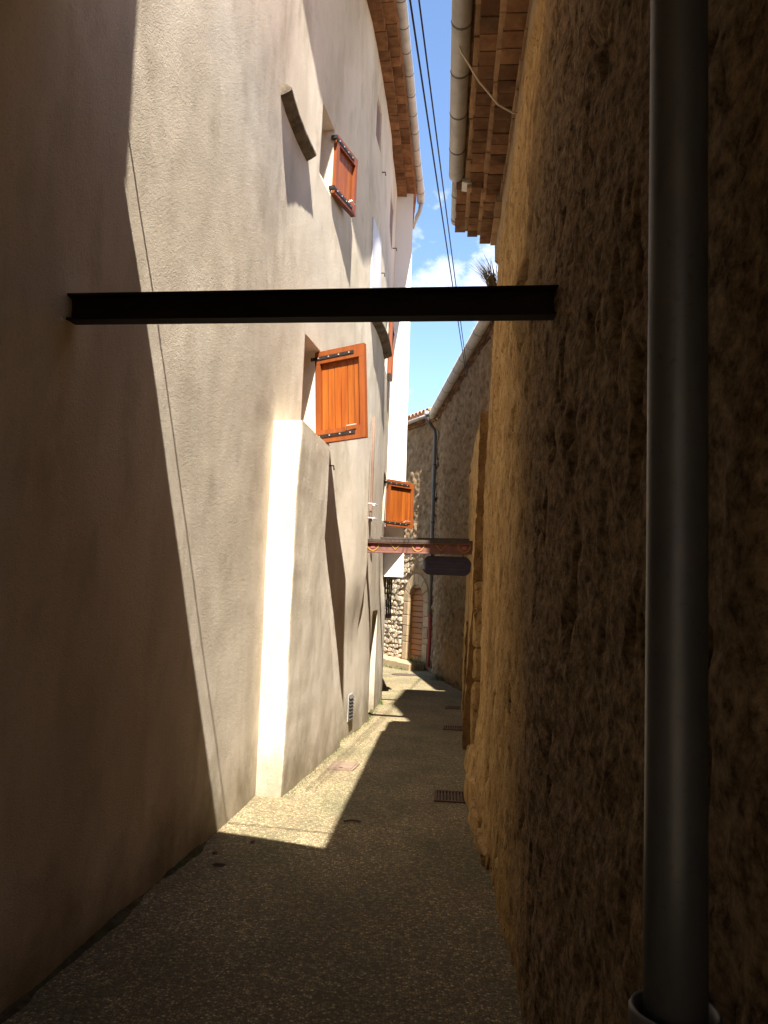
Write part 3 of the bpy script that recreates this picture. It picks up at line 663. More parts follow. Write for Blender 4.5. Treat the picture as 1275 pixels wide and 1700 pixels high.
coat_with_shade = M['ochre_stone'].copy(); coat_with_shade.name = 'stone_house_coat_shade'; coat_and_near_shade(coat_with_shade, None); bpy.data.objects[[o.name for o in stone.children if o.name.startswith('wall')][0]].data.materials[0] = coat_with_shade
def rnorm(y):
    t = Vector((float(rx(y + 0.05) - rx(y - 0.05)), 0.1, 0)).normalized(); return Vector((-t.y, t.x, 0))
def rpt(y, off, z):
    n = Vector((-0.997, 0.078, 0)); return Vector((0.855 + 0.078 * (y - 4.75), y, z)) + n * off
eave_courses(stone, rpt, 4.25, 7.02, 0.165, [(0.045, 0.185, 5.44), (0.215, 0.345, 5.515), (0.385, 0.46, 5.60)], 6, unseen=(-3,))
eave_courses(stone, rpt, 4.2, 7.03, 0.33, [(-0.05, 0.05, 5.385), (0.165, 0.222, 5.465), (0.335, 0.385, 5.545)], 16, unseen=(-3,), nm='edge_tile', mt='edge_brick', hz=0.05)
def rpt2(y, off, z): return rpt(y, off + 0.05, z)
eave_courses(stone, rpt2, 7.05, 7.98, 0.15, [(0.04, 0.15, 5.39), (0.18, 0.28, 5.455), (0.31, 0.42, 5.53)], 9)
eave_courses(stone, rpt2, 7.05, 7.94, 0.30, [(-0.05, 0.045, 5.335), (0.135, 0.185, 5.415), (0.27, 0.315, 5.48)], 19, nm='edge_tile', mt='edge_brick', hz=0.05)
gutter(stone, [rpt(y, 0.475, 5.60) for y in np.arange(1.2, 7.01, 0.3)] + [rpt(7.05, 0.475, 5.60)], 0.072, 'zinc', 'grey zinc gutter along the near part of the tiled eave', 0.52, 0.003, 0.2)
gutter(stone, [rpt2(y, 0.42, 5.585) for y in (7.07, 7.4, 7.7, 7.95)], 0.046, 'zinc', 'thin short gutter at the far end of the tiled eave', 0.5, 0.003, 0.3)
b = MB(); q = [rpt(7.03, o, z) for o, z in ((0.30, 5.50), (0.42, 5.52), (0.42, 5.56), (0.30, 5.54))]; q2 = [rpt(7.2, o, z) for o, z in ((0.30, 5.50), (0.42, 5.52), (0.42, 5.56), (0.30, 5.54))]
b.add(q + q2, [(3, 2, 1, 0), (4, 5, 6, 7), (0, 1, 5, 4), (1, 2, 6, 5), (2, 3, 7, 6), (3, 0, 4, 7)]); obj('flashing', b.vf, 'bright_metal', stone)
obj('roof', roof_slab(rpt, [-3, 0, 2, 3, 4, 5, 6, 7.05], 5.665, 0.43, 4.5, 1.3, 0.10), 'roof_tile', stone)
obj('roof', roof_slab(rpt2, [7.06, 7.6, 7.99], 5.60, 0.38, 4.5, 1.3, 0.10), 'roof_tile', stone)
b = MB(); n_ = [(float(rx(y)) + 0.035, y) for y in (1.6, 3, 4, 5, 6, 7.05)]
# pale mortar fillet under the lowest course
fv = []; ff = []
for (x, y) in [(0, yy) for yy in np.arange(1.2, 8.2, 0.1)]:
    k = 0.03 * float(fbm(np.array(y * 3.0), np.array(2.0), 91, 3))
    fv += [rpt(y, 0.0, 5.385), rpt(y, 0.035 + k * 0.3, 5.385), rpt(y, 0.03 + k * 0.3, 5.20 + k), rpt(y, -0.06, 5.12 + k)]
for i in range(len(fv) // 4 - 1):
    for k in range(4): ff.append((i * 4 + k, i * 4 + (k + 1) % 4, i * 4 + 4 + (k + 1) % 4, i * 4 + 4 + k))
ff += [(0, 1, 2, 3), tuple(len(fv) - 1 - k for k in range(4))]
obj('mortar_fillet', (fv, ff), 'cut_stone', stone, True)

# doorway recess beyond the corner, worn step stones in front of it, and the next wall
def block(x0, x1, y0, y1, z0, z1, seed, jit=0.025, nseg=4):
    """rough stone block: subdivided box pushed about"""
    bm = bmesh.new(); bmesh.ops.create_cube(bm, size=1)
    bmesh.ops.bevel(bm, geom=bm.edges[:], offset=0.10, segments=1, affect='EDGES')
    bmesh.ops.subdivide_edges(bm, edges=bm.edges[:], cuts=1, use_grid_fill=True)
    r = random.Random(seed)
    for v in bm.verts:
        v.co = Vector((x0 + (v.co.x + 0.5) * (x1 - x0), y0 + (v.co.y + 0.5) * (y1 - y0), z0 + (v.co.z + 0.5) * (z1 - z0))) + Vector((r.uniform(-jit, jit), r.uniform(-jit, jit), r.uniform(-jit, jit) * 0.7))
    bm.verts.index_update(); V = [tuple(v.co) for v in bm.verts]; F = [tuple(v.index for v in f.verts) for f in bm.faces]; bm.free(); return V, F
jam = thing('garden_wall', (1.3, 10, -0.2), 'ochre plastered wall with a door recess beyond the stone house', 'wall')
def jx(s): s = np.asarray(s, float); return 1.10 + 0.085 * (s - 9.5), s
def jdisp(S, Z): return rough(S, Z, 101, 0.7) - 0.012 * Z + 0.07 * (1 - sstep(0, 1.6, Z)) * (1 - sstep(9.5, 10.1, S))
obj('wall', wall_sheet(dense([(9.5, 13.3, 0.05)]), dense([(-0.6, 3.9, 0.05)]), jx, -1, jdisp, [(11.35, 12.3, -0.55, 1.25, 0.25)], 0.5), 'ochre_stone', jam, True)
obj('wall', wall_sheet(dense([(8.15, 9.55, 0.06)]), dense([(-0.6, 5.2, 0.06)]), lambda s: (1.42 + 0.06 * (np.asarray(s, float) - 8), np.asarray(s, float)), -1, lambda S, Z: rough(S, Z, 111, 0.6), (), 0.3), 'ochre_stone', jam, True, label='recessed wall at the back of the doorway')
for k, (z0, z1) in enumerate(((-0.25, 0.62), (0.63, 1.0), (1.01, 1.45), (1.46, 1.8))):
    obj('jamb_stone', block(1.13, 1.45, 9.40, 9.56, z0, z1, 20 + k, 0.012), 'ochre_stone', jam)
# low rough stones at the foot of the wall
steps = [(0.88, 1.16, 7.05, 7.75, -0.25, 0.20), (0.80, 1.10, 6.35, 7.05, -0.25, 0.12), (0.76, 1.02, 5.75, 6.35, -0.25, 0.05), (0.72, 0.96, 5.15, 5.75, -0.22, -0.01), (0.96, 1.30, 7.78, 8.5, -0.28, 0.06)]
lab = ['tallest of the rough stones at the foot of the ochre wall, beside the doorway', 'rough foot stone between the tallest stone and the smaller ones nearer', 'low rough foot stone under the ochre wall, third from the doorway',
       'lowest rough foot stone, nearest along the ochre wall', 'flat worn sill stone in the doorway past the ochre wall corner']
for k, s_ in enumerate(steps):
    o = obj('foot_stone', block(*s_, 40 + k, 0.022), 'ochre_stone', None, False, base=((s_[0] + s_[1]) / 2, (s_[2] + s_[3]) / 2, s_[4]))
    tag(o, lab[k], 'stone', 'rough stones along the foot of the ochre wall')

# ================================================================== unseen shadow casters: taller house behind, and a house over the lane at the camera
tall = thing('shadow_caster_house', (3, 6.6, 0), 'unseen tall pale house added behind the tiled eave on the right to shade the lane', 'house')  # hidden from view, added to cast the second shadow across the lane
b = MB(); b.prism([(1.2, 5.4), (6, 5.4), (6, 7.9), (1.5, 7.9)], 5.9, 13.0); obj('wall', b.vf, 'village_render', tall)
b = MB(); b.prism([(1.19, 5.35), (6.1, 5.35), (6.1, 7.95), (1.5, 7.95)], 13.0, 13.12); obj('roof', b.vf, 'roof_tile', tall)
bridge = thing('shadow_caster_bridge', (-0.4, 0, 4.1), 'unseen house added across the lane overhead to shade the near end', 'house')  # out of view, shaped to cast the wall's shadow edges and darken the foreground
b = MB(); b.prism([(-2.2, 3.14), (-1.42, 2.915), (0.063, 2.378), (0.72, 2.14), (0.72, -4.2), (-2.2, -4.2)], 4.15, 4.8); obj('wall', b.vf, 'village_render', bridge)
b = MB(); b.add([(-2.4, 2.88, 4.803), (-1.24, 2.88, 4.803), (-1.22, -4.2, 4.803), (-2.4, -4.2, 4.803), (-2.4, 2.4, 9.3), (-1.24, 2.4, 9.3), (-1.22, -4.2, 9.3), (-2.4, -4.2, 9.3)], [(0, 3, 2, 1), (4, 5, 6, 7), (0, 1, 5, 4), (1, 2, 6, 5), (2, 3, 7, 6), (3, 0, 4, 7)]); obj('upper_wall', b.vf, 'village_render', bridge)
b = MB(); b.prism([(0.0, 0.6), (2.5, 0.6), (2.5, -4.2), (0.0, -4.2)], 4.803, 7.5); obj('upper_wall', b.vf, 'village_render', bridge)
back = thing('house_behind', (0, -13, 0), 'house closing the lane behind the viewer', 'house')
b = MB(); b.box(-3, 3, -14, -12, -0.5, 7); obj('wall', b.vf, 'village_render', back)
b = MB(); b.box(-3.1, 3.1, -14.1, -11.9, 7.0, 7.2); obj('roof', b.vf, 'roof_tile', back)

# ================================================================== FAR STONE HOUSE (two faces round the bend)
far = thing('far_stone_house', (1.4, 21.5, -0.43), 'rubble stone house with an arched door where the lane bends', 'house')
fa = np.array([1.97, 13.2]); fb = np.array([1.45, 21.5]); fl = float(np.hypot(*(fb - fa))); fd = (fb - fa) / fl
def f1pos(s): s = np.asarray(s, float); return fa[0] + fd[0] * s, fa[1] + fd[1] * s
def f1disp(S, Z):
    f1, f2, idv = worley(S * 4.2 + 0.3 * fbm(S * 3, Z * 3, 137, 2), Z * 6.0 + 0.4 * fbm(S * 3, Z * 3, 138, 2), 131)
    return 0.055 * sstep(0.02, 0.35, f2 - f1) * (0.4 + idv) + 0.04 * fbm(S * 0.8, Z * 0.6, 132, 3) + 0.035 * fbm(S * 6, Z * 6, 133, 3) + 0.10 * (1 - sstep(-0.4, 1.2, Z)) * (1 - sstep(2.0, 4.0, S)) * 0
obj('wall', wall_sheet(dense([(-1.5, fl, 0.055)]), dense([(-1, 6.6, 0.055)]), f1pos, -1, f1disp, [(2.2, 2.55, 2.95, 3.9, 0.2)], 0.5), 'grey_stone', far, True)
gd = np.array([-0.45, 0.893]); gd = gd / np.hypot(*gd); gl = 4.2
def f2pos(s): s = np.asarray(s, float); return fb[0] + gd[0] * s, fb[1] + gd[1] * s
D0, D1 = 0.54, 1.42      # the arched doorway along this face
DZ0, SPR, CR = -0.24, 1.42, 1.92
def f2disp(S, Z):
    f1, f2, idv = worley(S * 4.2, Z * 6.2, 141)
    d = 0.035 * sstep(0.02, 0.3, f2 - f1) * (0.5 + idv) + 0.03 * fbm(S * 0.8, Z * 0.6, 142, 3) + 0.015 * fbm(S * 7, Z * 7, 143, 3)
    quiet = sstep(0.15, 0.3, S) * (1 - sstep(1.7, 1.8, S)) * (1 - sstep(2.2, 2.3, Z))
    rub = sstep(1.65, 1.75, S) * (1 - sstep(3.3, 3.4, Z))
    return d * (1 - quiet) * (1 - 0.7 * rub) - 0.03 * rub - 0.02 * quiet
HW = (D1 - D0) / 2; SC = (D0 + D1) / 2
obj('wall', wall_sheet(dense([(0.0, gl, 0.05)]), dense([(-1, 6.6, 0.05)]), f2pos, -1, f2disp,
    [(D0 - 0.02, D1 + 0.02, -0.9, CR - 0.1, 0.20), (1.72, 2.15, 3.35, 4.05, 0.2)], 0.5), 'grey_stone', far, True)
gn = Vector((-gd[1], gd[0], 0)) * 1.0
gn = Vector((-abs(gd[1]), gd[0], 0))
def fpt(s, off, z): return Vector((fb[0] + gd[0] * s, fb[1] + gd[1] * s, z)) + gn * off
def fprism(poly, o0, o1):
    """a polygon in (s,z) extruded between two offsets from the face, front edges slightly eased"""
    n = len(poly); cs = sum(p[0] for p in poly) / n; cz = sum(p[1] for p in poly) / n
    V = [fpt(s, o0, z) for s, z in poly] + [fpt(s, o1 - 0.012, z) for s, z in poly] + [fpt(cs + (s - cs) * 0.90, o1, cz + (z - cz) * 0.90) for s, z in poly]
    F = [tuple(range(n))] + [(i, i + n, (i + 1) % n + n, (i + 1) % n) for i in range(n)] + [(i + n, i + 2 * n, (i + 1) % n + 2 * n, (i + 1) % n + n) for i in range(n)] + [tuple(range(3 * n - 1, 2 * n - 1, -1))]
    return V, F
# door surround: jamb stones and voussoirs
for sgn in (-1, 1):
    z = DZ0; k = 0
    for hgt in (0.52, 0.16, 0.30, 0.30, 0.38):
        wd = (0.30 if k % 2 else 0.26)
        a = SC + sgn * HW; c = SC + sgn * (HW + wd)
        obj('jamb_stone', fprism([(min(a, c), z + 0.006), (max(a, c), z + 0.006), (max(a, c), z + hgt - 0.006), (min(a, c), z + hgt - 0.006)], -0.19, 0.018), 'cut_stone', far); z += hgt; k += 1
nv = 7
for k in range(nv):
    a0 = pi * k / nv + 0.012; a1 = pi * (k + 1) / nv - 0.012; ri, ro = HW, HW + 0.27; kk = (CR - SPR) / HW
    pl = [(SC + ri * cos(a0), SPR + ri * kk * sin(a0)), (SC + ro * cos(a0), SPR + ro * kk * sin(a0)), (SC + ro * cos((a0 + a1) / 2), SPR + ro * kk * sin((a0 + a1) / 2)), (SC + ro * cos(a1), SPR + ro * kk * sin(a1)), (SC + ri * cos(a1), SPR + ri * kk * sin(a1)), (SC + ri * cos((a0 + a1) / 2), SPR + ri * kk * sin((a0 + a1) / 2))]
    obj('voussoir', fprism(pl, -0.19, 0.018), 'cut_stone', far)
# arched plank door
dr = None
zb = DZ0
while zb < CR - 0.03:
    zt = min(zb + 0.155, CR + 0.02)
    def half(z): return HW + 0.02 if z <= SPR else (HW + 0.02) * sqrt(max(0.0, 1 - ((z - SPR) / (CR - SPR + 0.03)) ** 2))
    ha, hb = half(zb), half(zt)
    pl = [(SC - ha, zb + 0.004), (SC + ha, zb + 0.004), (SC + max(hb, 0.02), zt - 0.004), (SC - max(hb, 0.02), zt - 0.004)]
    V, F = fprism(pl, -0.17, -0.115)
    if dr is None: dr = obj('door', (V, F), 'door_wood', far, label='arched orange-brown door of horizontal planks')
    else: obj('plank', (V, F), 'door_wood', dr)
    zb = zt
obj('door_handle', tube([fpt(SC - 0.30, -0.12, 0.75), fpt(SC - 0.30, -0.07, 0.76), fpt(SC - 0.30, -0.07, 0.88), fpt(SC - 0.30, -0.12, 0.89)], 0.012, 6), 'iron', dr)
# rubble: every stone of the sunlit strip left of the door
r = random.Random(77)
z = -0.42
while z < 3.3:
    hgt = r.uniform(0.11, 0.19); s = 1.74 if z < 1.95 else (1.2 if z < 2.35 else 0.55); s += r.uniform(0, 0.05)
    if 1.85 < z < 2.2: s = 1.55
    while s < 3.0:
        wd = r.uniform(0.12, 0.30); n = r.choice((6, 7, 8)); cs, cz = s + wd / 2, z + hgt / 2 + r.uniform(-0.03, 0.03); hs = hgt * r.uniform(0.7, 1.12); tl = r.uniform(-0.25, 0.25)
        if not (1.66 < cs < 2.2 and 3.1 < cz):
            pl = []
            for k in range(n):
                a = 2 * pi * k / n + r.uniform(-0.25, 0.25); m_ = r.uniform(0.88, 1.06)
                ca, sa = cos(a), sin(a); q = max(abs(ca), abs(sa)) ** 0.55
                ex = (wd / 2 - 0.010) * m_ * ca / q; pl.append((cs + ex, cz + (hs / 2 - 0.008) * m_ * sa / q + tl * ex))
            obj('rubble_stone', fprism(pl, -0.06, r.uniform(0.0, 0.05)), 'pale_stone', far)
        s += wd
    z += hgt
# shallow stone sill of the small window above
obj('window_sill', fprism([(1.66, 3.27), (2.2, 3.27), (2.2, 3.345), (1.66, 3.345)], -0.15, 0.09), 'cut_stone', far)
wf = MB(); 
for pl in ([(1.72, 3.35), (2.15, 3.35), (2.15, 3.41), (1.72, 3.41)], [(1.72, 3.99), (2.15, 3.99), (2.15, 4.05), (1.72, 4.05)], [(1.72, 3.41), (1.79, 3.41), (1.79, 3.99), (1.72, 3.99)], [(2.08, 3.41), (2.15, 3.41), (2.15, 3.99), (2.08, 3.99)]):
    wf.add(*fprism(pl, -0.19, -0.14))
wo = obj('window', wf.vf, 'dark_wood', far); obj('pane', fprism([(1.78, 3.40), (2.09, 3.40), (2.09, 4.0), (1.78, 4.0)], -0.18, -0.165), 'glass_dark', wo)
# eaves, gutters and roof with its barrel tiles
n1 = Vector((-fd[1], fd[0], 0)); n1 = Vector((-abs(fd[1]), fd[0], 0))
def f1pt(s, off, z): x, y = f1pos(s); return Vector((float(x), float(y), z)) + n1 * off
eave_courses(far, f1pt, 0.2, fl - 0.1, 0.3, [(-0.03, 0.07, 6.50), (0.05, 0.13, 6.56)], 15)
eave_courses(far, fpt, 0.1, gl - 0.2, 0.3, [(-0.03, 0.10, 6.50), (0.08, 0.20, 6.56)], 16)
gutter(far, [f1pt(s, 0.22, 6.66) for s in np.linspace(-1.0, fl + 0.12, 12)], 0.115, 'beige_gutter', 'beige gutter running down to the bend', 0.85, 0.004, 1.4)
gutter(far, [fpt(s, 0.30, 6.64) for s in (0.02, 1, 2, 3, gl)], 0.075, 'zinc', 'grey gutter above the arched door front', 0.9, 0.004, 0.5)
obj('roof', roof_slab(f1pt, list(np.linspace(-1.5, fl - 0.1, 6)), 6.66, 0.16, 4, 1.2, 0.10), 'roof_tile', far)
obj('roof', roof_slab(fpt, list(np.linspace(0, gl, 5)), 6.66, 0.22, 4, 1.3, 0.10), 'roof_tile', far)
for k in range(13):
    s = 0.1 + k * 0.21; V = []; F = []; n = 8
    for t in (0.0, 1.0):
        for q in range(n + 1):
            a = pi * q / n; V.append(fpt(s + 0.10 + 0.09 * cos(a), 0.30 - t * 0.9, 6.76 + 0.28 * t + 0.085 * sin(a)))
    for t in (0.0, 1.0):
        for q in range(n + 1):
            a = pi * q / n; V.append(fpt(s + 0.10 + 0.072 * cos(a), 0.30 - t * 0.9, 6.76 + 0.28 * t + 0.067 * sin(a)))
    h = n + 1
    for q in range(n):
        F += [(q, q + 1, h + q + 1, h + q), (2 * h + q, 3 * h + q, 3 * h + q + 1, 2 * h + q + 1), (q, 2 * h + q, 2 * h + q + 1, q + 1), (h + q, h + q + 1, 3 * h + q + 1, 3 * h + q)]
    obj('roof_tile', (V, F), 'roof_tile', far, True)
# step ledge along its foot
b = []
stp = thing('stone_step', tuple(fpt(1.2, 0.3, -0.45)), 'worn pale stone step in front of the arched door', 'step')
for k, (s0, s1, zt) in enumerate(((0.35, 1.1, -0.25), (1.11, 1.75, -0.24), (1.76, 2.5, -0.22), (2.51, 3.3, -0.2))):
    V = []; 
    pl = [(s0, 0.03), (s1, 0.03), (s1, 0.48 + 0.05 * (k % 2)), (s0, 0.50 - 0.04 * (k % 2))]
    V = [fpt(s, o, -0.75) for s, o in pl] + [fpt(s, o, zt - 0.02) for s, o in pl] + [fpt(s + (0.02 if s == s0 else -0.02), o - 0.02, zt) for s, o in pl]
    F = [(3, 2, 1, 0)] + [(i, (i + 1) % 4, 4 + (i + 1) % 4, 4 + i) for i in range(4)] + [(4 + i, 4 + (i + 1) % 4, 8 + (i + 1) % 4, 8 + i) for i in range(4)] + [(8, 9, 10, 11)]
    obj('slab', (V, F), 'cut_stone', stp)

# corner downpipe: grey above, red below
dp = thing('drainpipe', (1.36, 21.35, -0.43), 'thin dark drainpipe with a red lower length at the corner of the far house', 'drainpipe')
obj('upper_pipe', tube([(1.06, 21.0, 6.60), (1.07, 21.02, 6.42), (1.20, 21.2, 6.28), (1.315, 21.36, 6.18), (1.335, 21.38, 6.0), (1.345, 21.38, 3.0), (1.36, 21.38, 1.1)], 0.05, 10), 'dark_pipe', dp, True)
obj('lower_pipe', tube([(1.36, 21.38, 1.12), (1.375, 21.38, -0.3)], 0.055, 10), 'red_pipe', dp, True)
obj('outlet_collar', tube([(1.06, 21.0, 6.62), (1.06, 21.0, 6.50)], 0.062, 10), 'bright_metal', dp, True)
for z in (5.2, 3.6, 2.2): obj('pipe_clip', tube([(1.345, 21.38, z), (1.345, 21.38, z + 0.03)], 0.058, 10), 'iron', dp, True)
obj('guard_pipe', tube([(1.44, 21.2, 0.35), (1.43, 21.2, -0.45)], 0.03, 8), 'dark_pipe', dp, True)

# ================================================================== NEAR DRAINPIPE
np_ = thing('drainpipe', (0.488, 1.33, -0.03), 'thick dark metal drainpipe in front of the near right wall', 'drainpipe')
def ring_tube(prof, cx, cy, n=40):
    V = []; F = []
    for (r_, z) in prof:
        for k in range(n): V.append((cx + r_ * cos(2 * pi * k / n), cy + r_ * sin(2 * pi * k / n), z))
    m = len(prof)
    for i in range(m):
        for k in range(n):
            k2 = (k + 1) % n; i2 = (i + 1) % m; F.append((i * n + k, i * n + k2, i2 * n + k2, i2 * n + k))
    return V, F
px_, py_ = 0.506, 1.35
obj('pipe', tube([(px_ + 0.003 * (z - 1), py_, z) for z in (0.6, 1.2, 2.0, 3.0, 4.2)], 0.0505, 48), 'pipe_metal', np_, True)
co = obj('socket_collar', ring_tube([(0.056, 0.925), (0.064, 0.948), (0.069, 0.950), (0.073, 0.943), (0.073, 0.922), (0.067, 0.912), (0.063, 0.90), (0.063, -0.1), (0.053, -0.1), (0.0545, 0.915)], px_, py_), 'collar_metal', np_, True)
obj('wall_bracket', tube([(px_ + 0.03, py_ + 0.03, 0.52), (0.64, py_ + 0.05, 0.52)], 0.012, 8), 'iron', np_)

# ================================================================== BEAMS
def ibeam(p, q, h, wd, t=0.009, web=0.007):
    p = Vector(p); q = Vector(q); d = (q - p).normalized(); a = Vector((d.y, -d.x, 0)).normalized()
    prof = [(-wd / 2, 0), (wd / 2, 0), (wd / 2, t), (web / 2, t + 0.006), (web / 2, h - t - 0.006), (wd / 2, h - t), (wd / 2, h), (-wd / 2, h), (-wd / 2, h - t), (-web / 2, h - t - 0.006), (-web / 2, t + 0.006), (-wd / 2, t)]
    n = len(prof); V = [c + a * x + Vector((0, 0, z)) for c in (p, q) for x, z in prof]
    F = [(i, (i + 1) % n, n + (i + 1) % n, n + i) for i in range(n)] + [tuple(range(n - 1, -1, -1)), tuple(range(n, 2 * n))]
    return V, F
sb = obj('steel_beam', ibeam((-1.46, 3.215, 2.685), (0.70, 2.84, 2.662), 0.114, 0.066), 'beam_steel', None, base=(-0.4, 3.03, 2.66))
tag(sb, 'dark rusty steel beam braced across the lane close overhead', 'beam')
obj('mortar_patch', block(-1.47, -1.375, 3.14, 3.30, 2.655, 2.815, 9, 0.02), 'white_render', sb)
pb = thing('steel_beam', (0.5, 10.7, 2.15), 'red painted steel beam with yellow motifs across the lane above the small sign', 'beam')
B0 = Vector((-0.33, 10.85, 2.165)); B1 = Vector((1.34, 10.55, 2.18)); bd = (B1 - B0).normalized(); bn = Vector((bd.y, -bd.x, 0))
obj('web', ibeam(B0, B1, 0.145, 0.075, 0.012, 0.01), 'beam_paint', pb)
mb = MB(); mb.obox(B0 + Vector((0, 0, 0.166)) - bd * 0.01, B1 + Vector((0, 0, 0.166)), 0.085, 0.038); obj('top_plate', mb.vf, 'dark_wood', pb)
for k in range(5):
    c = B0 + bd * (0.20 + 0.315 * k) + bn * 0.006 + Vector((0, 0, 0.132))
    if k % 2 == 0: pts = [c + bd * (0.085 * cos(a)) + Vector((0, 0, 0.105 * sin(a))) for a in np.linspace(pi, 2 * pi, 13)]
    else: pts = [c + bd * -0.075, c + Vector((0, 0, -0.09)), c + bd * 0.075]
    obj('painted_motif', tube(pts, 0.008, 6), 'motif_yellow', pb)
    if k % 2 == 0:
        mb = MB(); e = c + Vector((0, 0, -0.045)); mb.obox(e - bd * 0.028, e + bd * 0.028, 0.008, 0.05); obj('painted_motif', mb.vf, 'motif_pink', pb)
pl_ = obj('end_plate', MB().obox(B0 - bd * 0.012 + Vector((0, 0, 0.08)), B0 - bd * 0.0 + Vector((0, 0, 0.08)), 0.09, 0.15).vf, 'louvre_white', pb)
b2 = obj('steel_beam', ibeam((-0.03, 12.75, 2.395), (1.46, 12.55, 2.41), 0.10, 0.07, 0.012), 'beam_paint', None, base=(0.7, 12.6, 2.4))
tag(b2, 'second reddish beam across the lane, just beyond the painted one', 'beam')
mb = MB(); mb.obox((-0.04, 12.75, 2.512), (1.46, 12.55, 2.527), 0.08, 0.03); o = obj('top_plate', mb.vf, 'dark_wood', b2)
# hanging sign: a long plate with rounded, stepped ends
sg = thing('hanging_sign', (0.87, 10.95, 1.9), 'dark blue rounded sign hanging under the red painted beam', 'sign')
pl = []
hw, hh = 0.335, 0.125
for (cx, a0, a1, rr) in ((hw - 0.10, -pi / 2, pi / 2, 0.10), (-hw + 0.10, pi / 2, 3 * pi / 2, 0.10)):
    for a in np.linspace(a0, a1, 11): pl.append((cx + rr * cos(a), hh * sin(a)))
n = len(pl); sx, sy, sz = 0.905, 10.95, 2.03
V = [(sx + x, sy + dy_ - 0.12 * x, sz + z) for dy_ in (-0.014, 0.014) for x, z in pl]
obj('board', (V, [tuple(range(n)), tuple(range(2 * n - 1, n - 1, -1))] + [(i, n + i, n + (i + 1) % n, (i + 1) % n) for i in range(n)]), 'sign_blue', sg)
rim = [(sx + x * 1.0, sy - 0.016 - 0.12 * x, sz + z) for x, z in pl]; obj('rim', tube(rim + [rim[0]], 0.009, 6, False), 'dark_wood', sg)
for z in (-0.045, 0.04):
    mb = MB(); mb.obox((sx - 0.25, sy - 0.017 + 0.03, sz + z), (sx + 0.25, sy - 0.017 - 0.03, sz + z), 0.006, 0.012); obj('painted_band', mb.vf, 'sign_trim', sg)
for x in (-0.22, 0.22): obj('hook', tube([(sx + x, sy - 0.12 * x, sz + 0.11), (sx + x, sy - 0.12 * x - 0.05, sz + 0.16), (sx + x, sy - 0.2 - 0.12 * x, sz + 0.165)], 0.008, 6), 'iron', sg)

# ================================================================== CABLES
def wire(name, a, b, sag, r_, m, label, cat='cable', mids=24):
    a = Vector(a); b = Vector(b); pts = [a.lerp(b, t) + Vector((0, 0, -4 * sag * t * (1 - t))) for t in np.linspace(0, 1, mids)]
    o = obj(name, tube(pts, r_, 6), m, None, True, base=a); return tag(o, label, cat)
wire('overhead_wire', (-0.176, 3.5, 5.61), (1.60, 15.9, 6.18), 0.02, 0.0075, 'black_cable', 'left of the two black overhead wires crossing the strip of sky')
wire('overhead_wire', (-0.11, 3.5, 5.61), (1.66, 16.1, 6.16), 0.01, 0.0065, 'black_cable', 'right of the two black overhead wires crossing the strip of sky')
wire('stay_cable', (-1.47, 3.12, 4.72), (0.45, 2.62, 4.85), 0.03, 0.010, 'black_cable', 'cable strung across the lane overhead')
pc = tube([rpt(5.15, 0.535, 5.62), rpt(5.22, 0.47, 5.50), rpt(5.35, 0.33, 5.36), rpt(5.5, 0.18, 5.28), rpt(5.58, 0.07, 5.27), rpt(5.62, -0.03, 5.285)], 0.0075, 8)
tag(obj('rope', pc, 'pale_cable', None, True, base=tuple(rpt(5.4, 0.2, 5.3))), 'pale cord tied from the gutter down to the top of the ochre wall', 'rope')

# ================================================================== LANE DETAILS
def gz(x, y): return ground_z(x, y) + 0.014 * float(fbm(np.array(x * 1.1), np.array(y * 0.8), 5, 3))
def grate(cx, cy, wd, ln, bars, label, m='rusty_grate', rot=0.08):
    z = max(gz(cx + a * wd / 2, cy + c * ln / 2) for a in (-1, 1) for c in (-1, 1)) + 0.002
    t = thing('drain_grate', (cx, cy, z), label, 'drain grate', 'iron drain grates along the right of the lane')
    t.rotation_euler = (R(-1.15), 0, -rot)
    f = MB(); e = 0.022
    f.box(-wd / 2, wd / 2, -ln / 2, -ln / 2 + e, -0.01, 0.008); f.box(-wd / 2, wd / 2, ln / 2 - e, ln / 2, -0.01, 0.008)
    f.box(-wd / 2, -wd / 2 + e, -ln / 2 + e, ln / 2 - e, -0.01, 0.008); f.box(wd / 2 - e, wd / 2, -ln / 2 + e, ln / 2 - e, -0.01, 0.008)
    sub('frame', f.vf, m, t)
    d = MB(); d.box(-wd / 2 + e, wd / 2 - e, -ln / 2 + e, ln / 2 - e, -0.006, -0.002); sub('pit', d.vf, 'glass_dark', t)  # flat dark plate under the bars stands in for the shade of the pit
    iw = wd - 2 * e; st = iw / bars
    for k in range(bars):
        q = MB(); x0 = -wd / 2 + e + k * st + st * 0.25; q.box(x0, x0 + st * 0.55, -ln / 2 + e, ln / 2 - e, -0.002, 0.006); sub('bar', q.vf, m, t)
    return t
grate(0.69, 7.07, 0.30, 0.40, 9, 'rusty slotted drain grate nearest in the shaded lane')
grate(1.09, 11.2, 0.30, 0.36, 8, 'middle rusty drain grate beside the ochre doorway wall')
grate(1.31, 13.55, 0.28, 0.34, 8, 'farthest small drain grate before the bend')
cz_ = max(gz(-0.42, 8.4), gz(-0.2, 8.0)) + 0.003
cc = thing('access_cover', (-0.305, 8.21, cz_), 'square reddish cover set in the sunlit strip by the buttress', 'cover'); cc.rotation_euler = (R(-1.15), 0, R(-10))
f = MB(); f.box(-0.13, 0.13, -0.19, 0.19, -0.01, 0.006); sub('frame', f.vf, 'clay_cover', cc)
f = MB(); f.box(-0.105, 0.105, -0.165, 0.165, 0.0062, 0.012); sub('lid', f.vf, 'clay_cover', cc)
f = MB(); f.box(-0.02, 0.02, -0.15, -0.135, 0.0122, 0.016); sub('lifting_slot', f.vf, 'iron', cc)
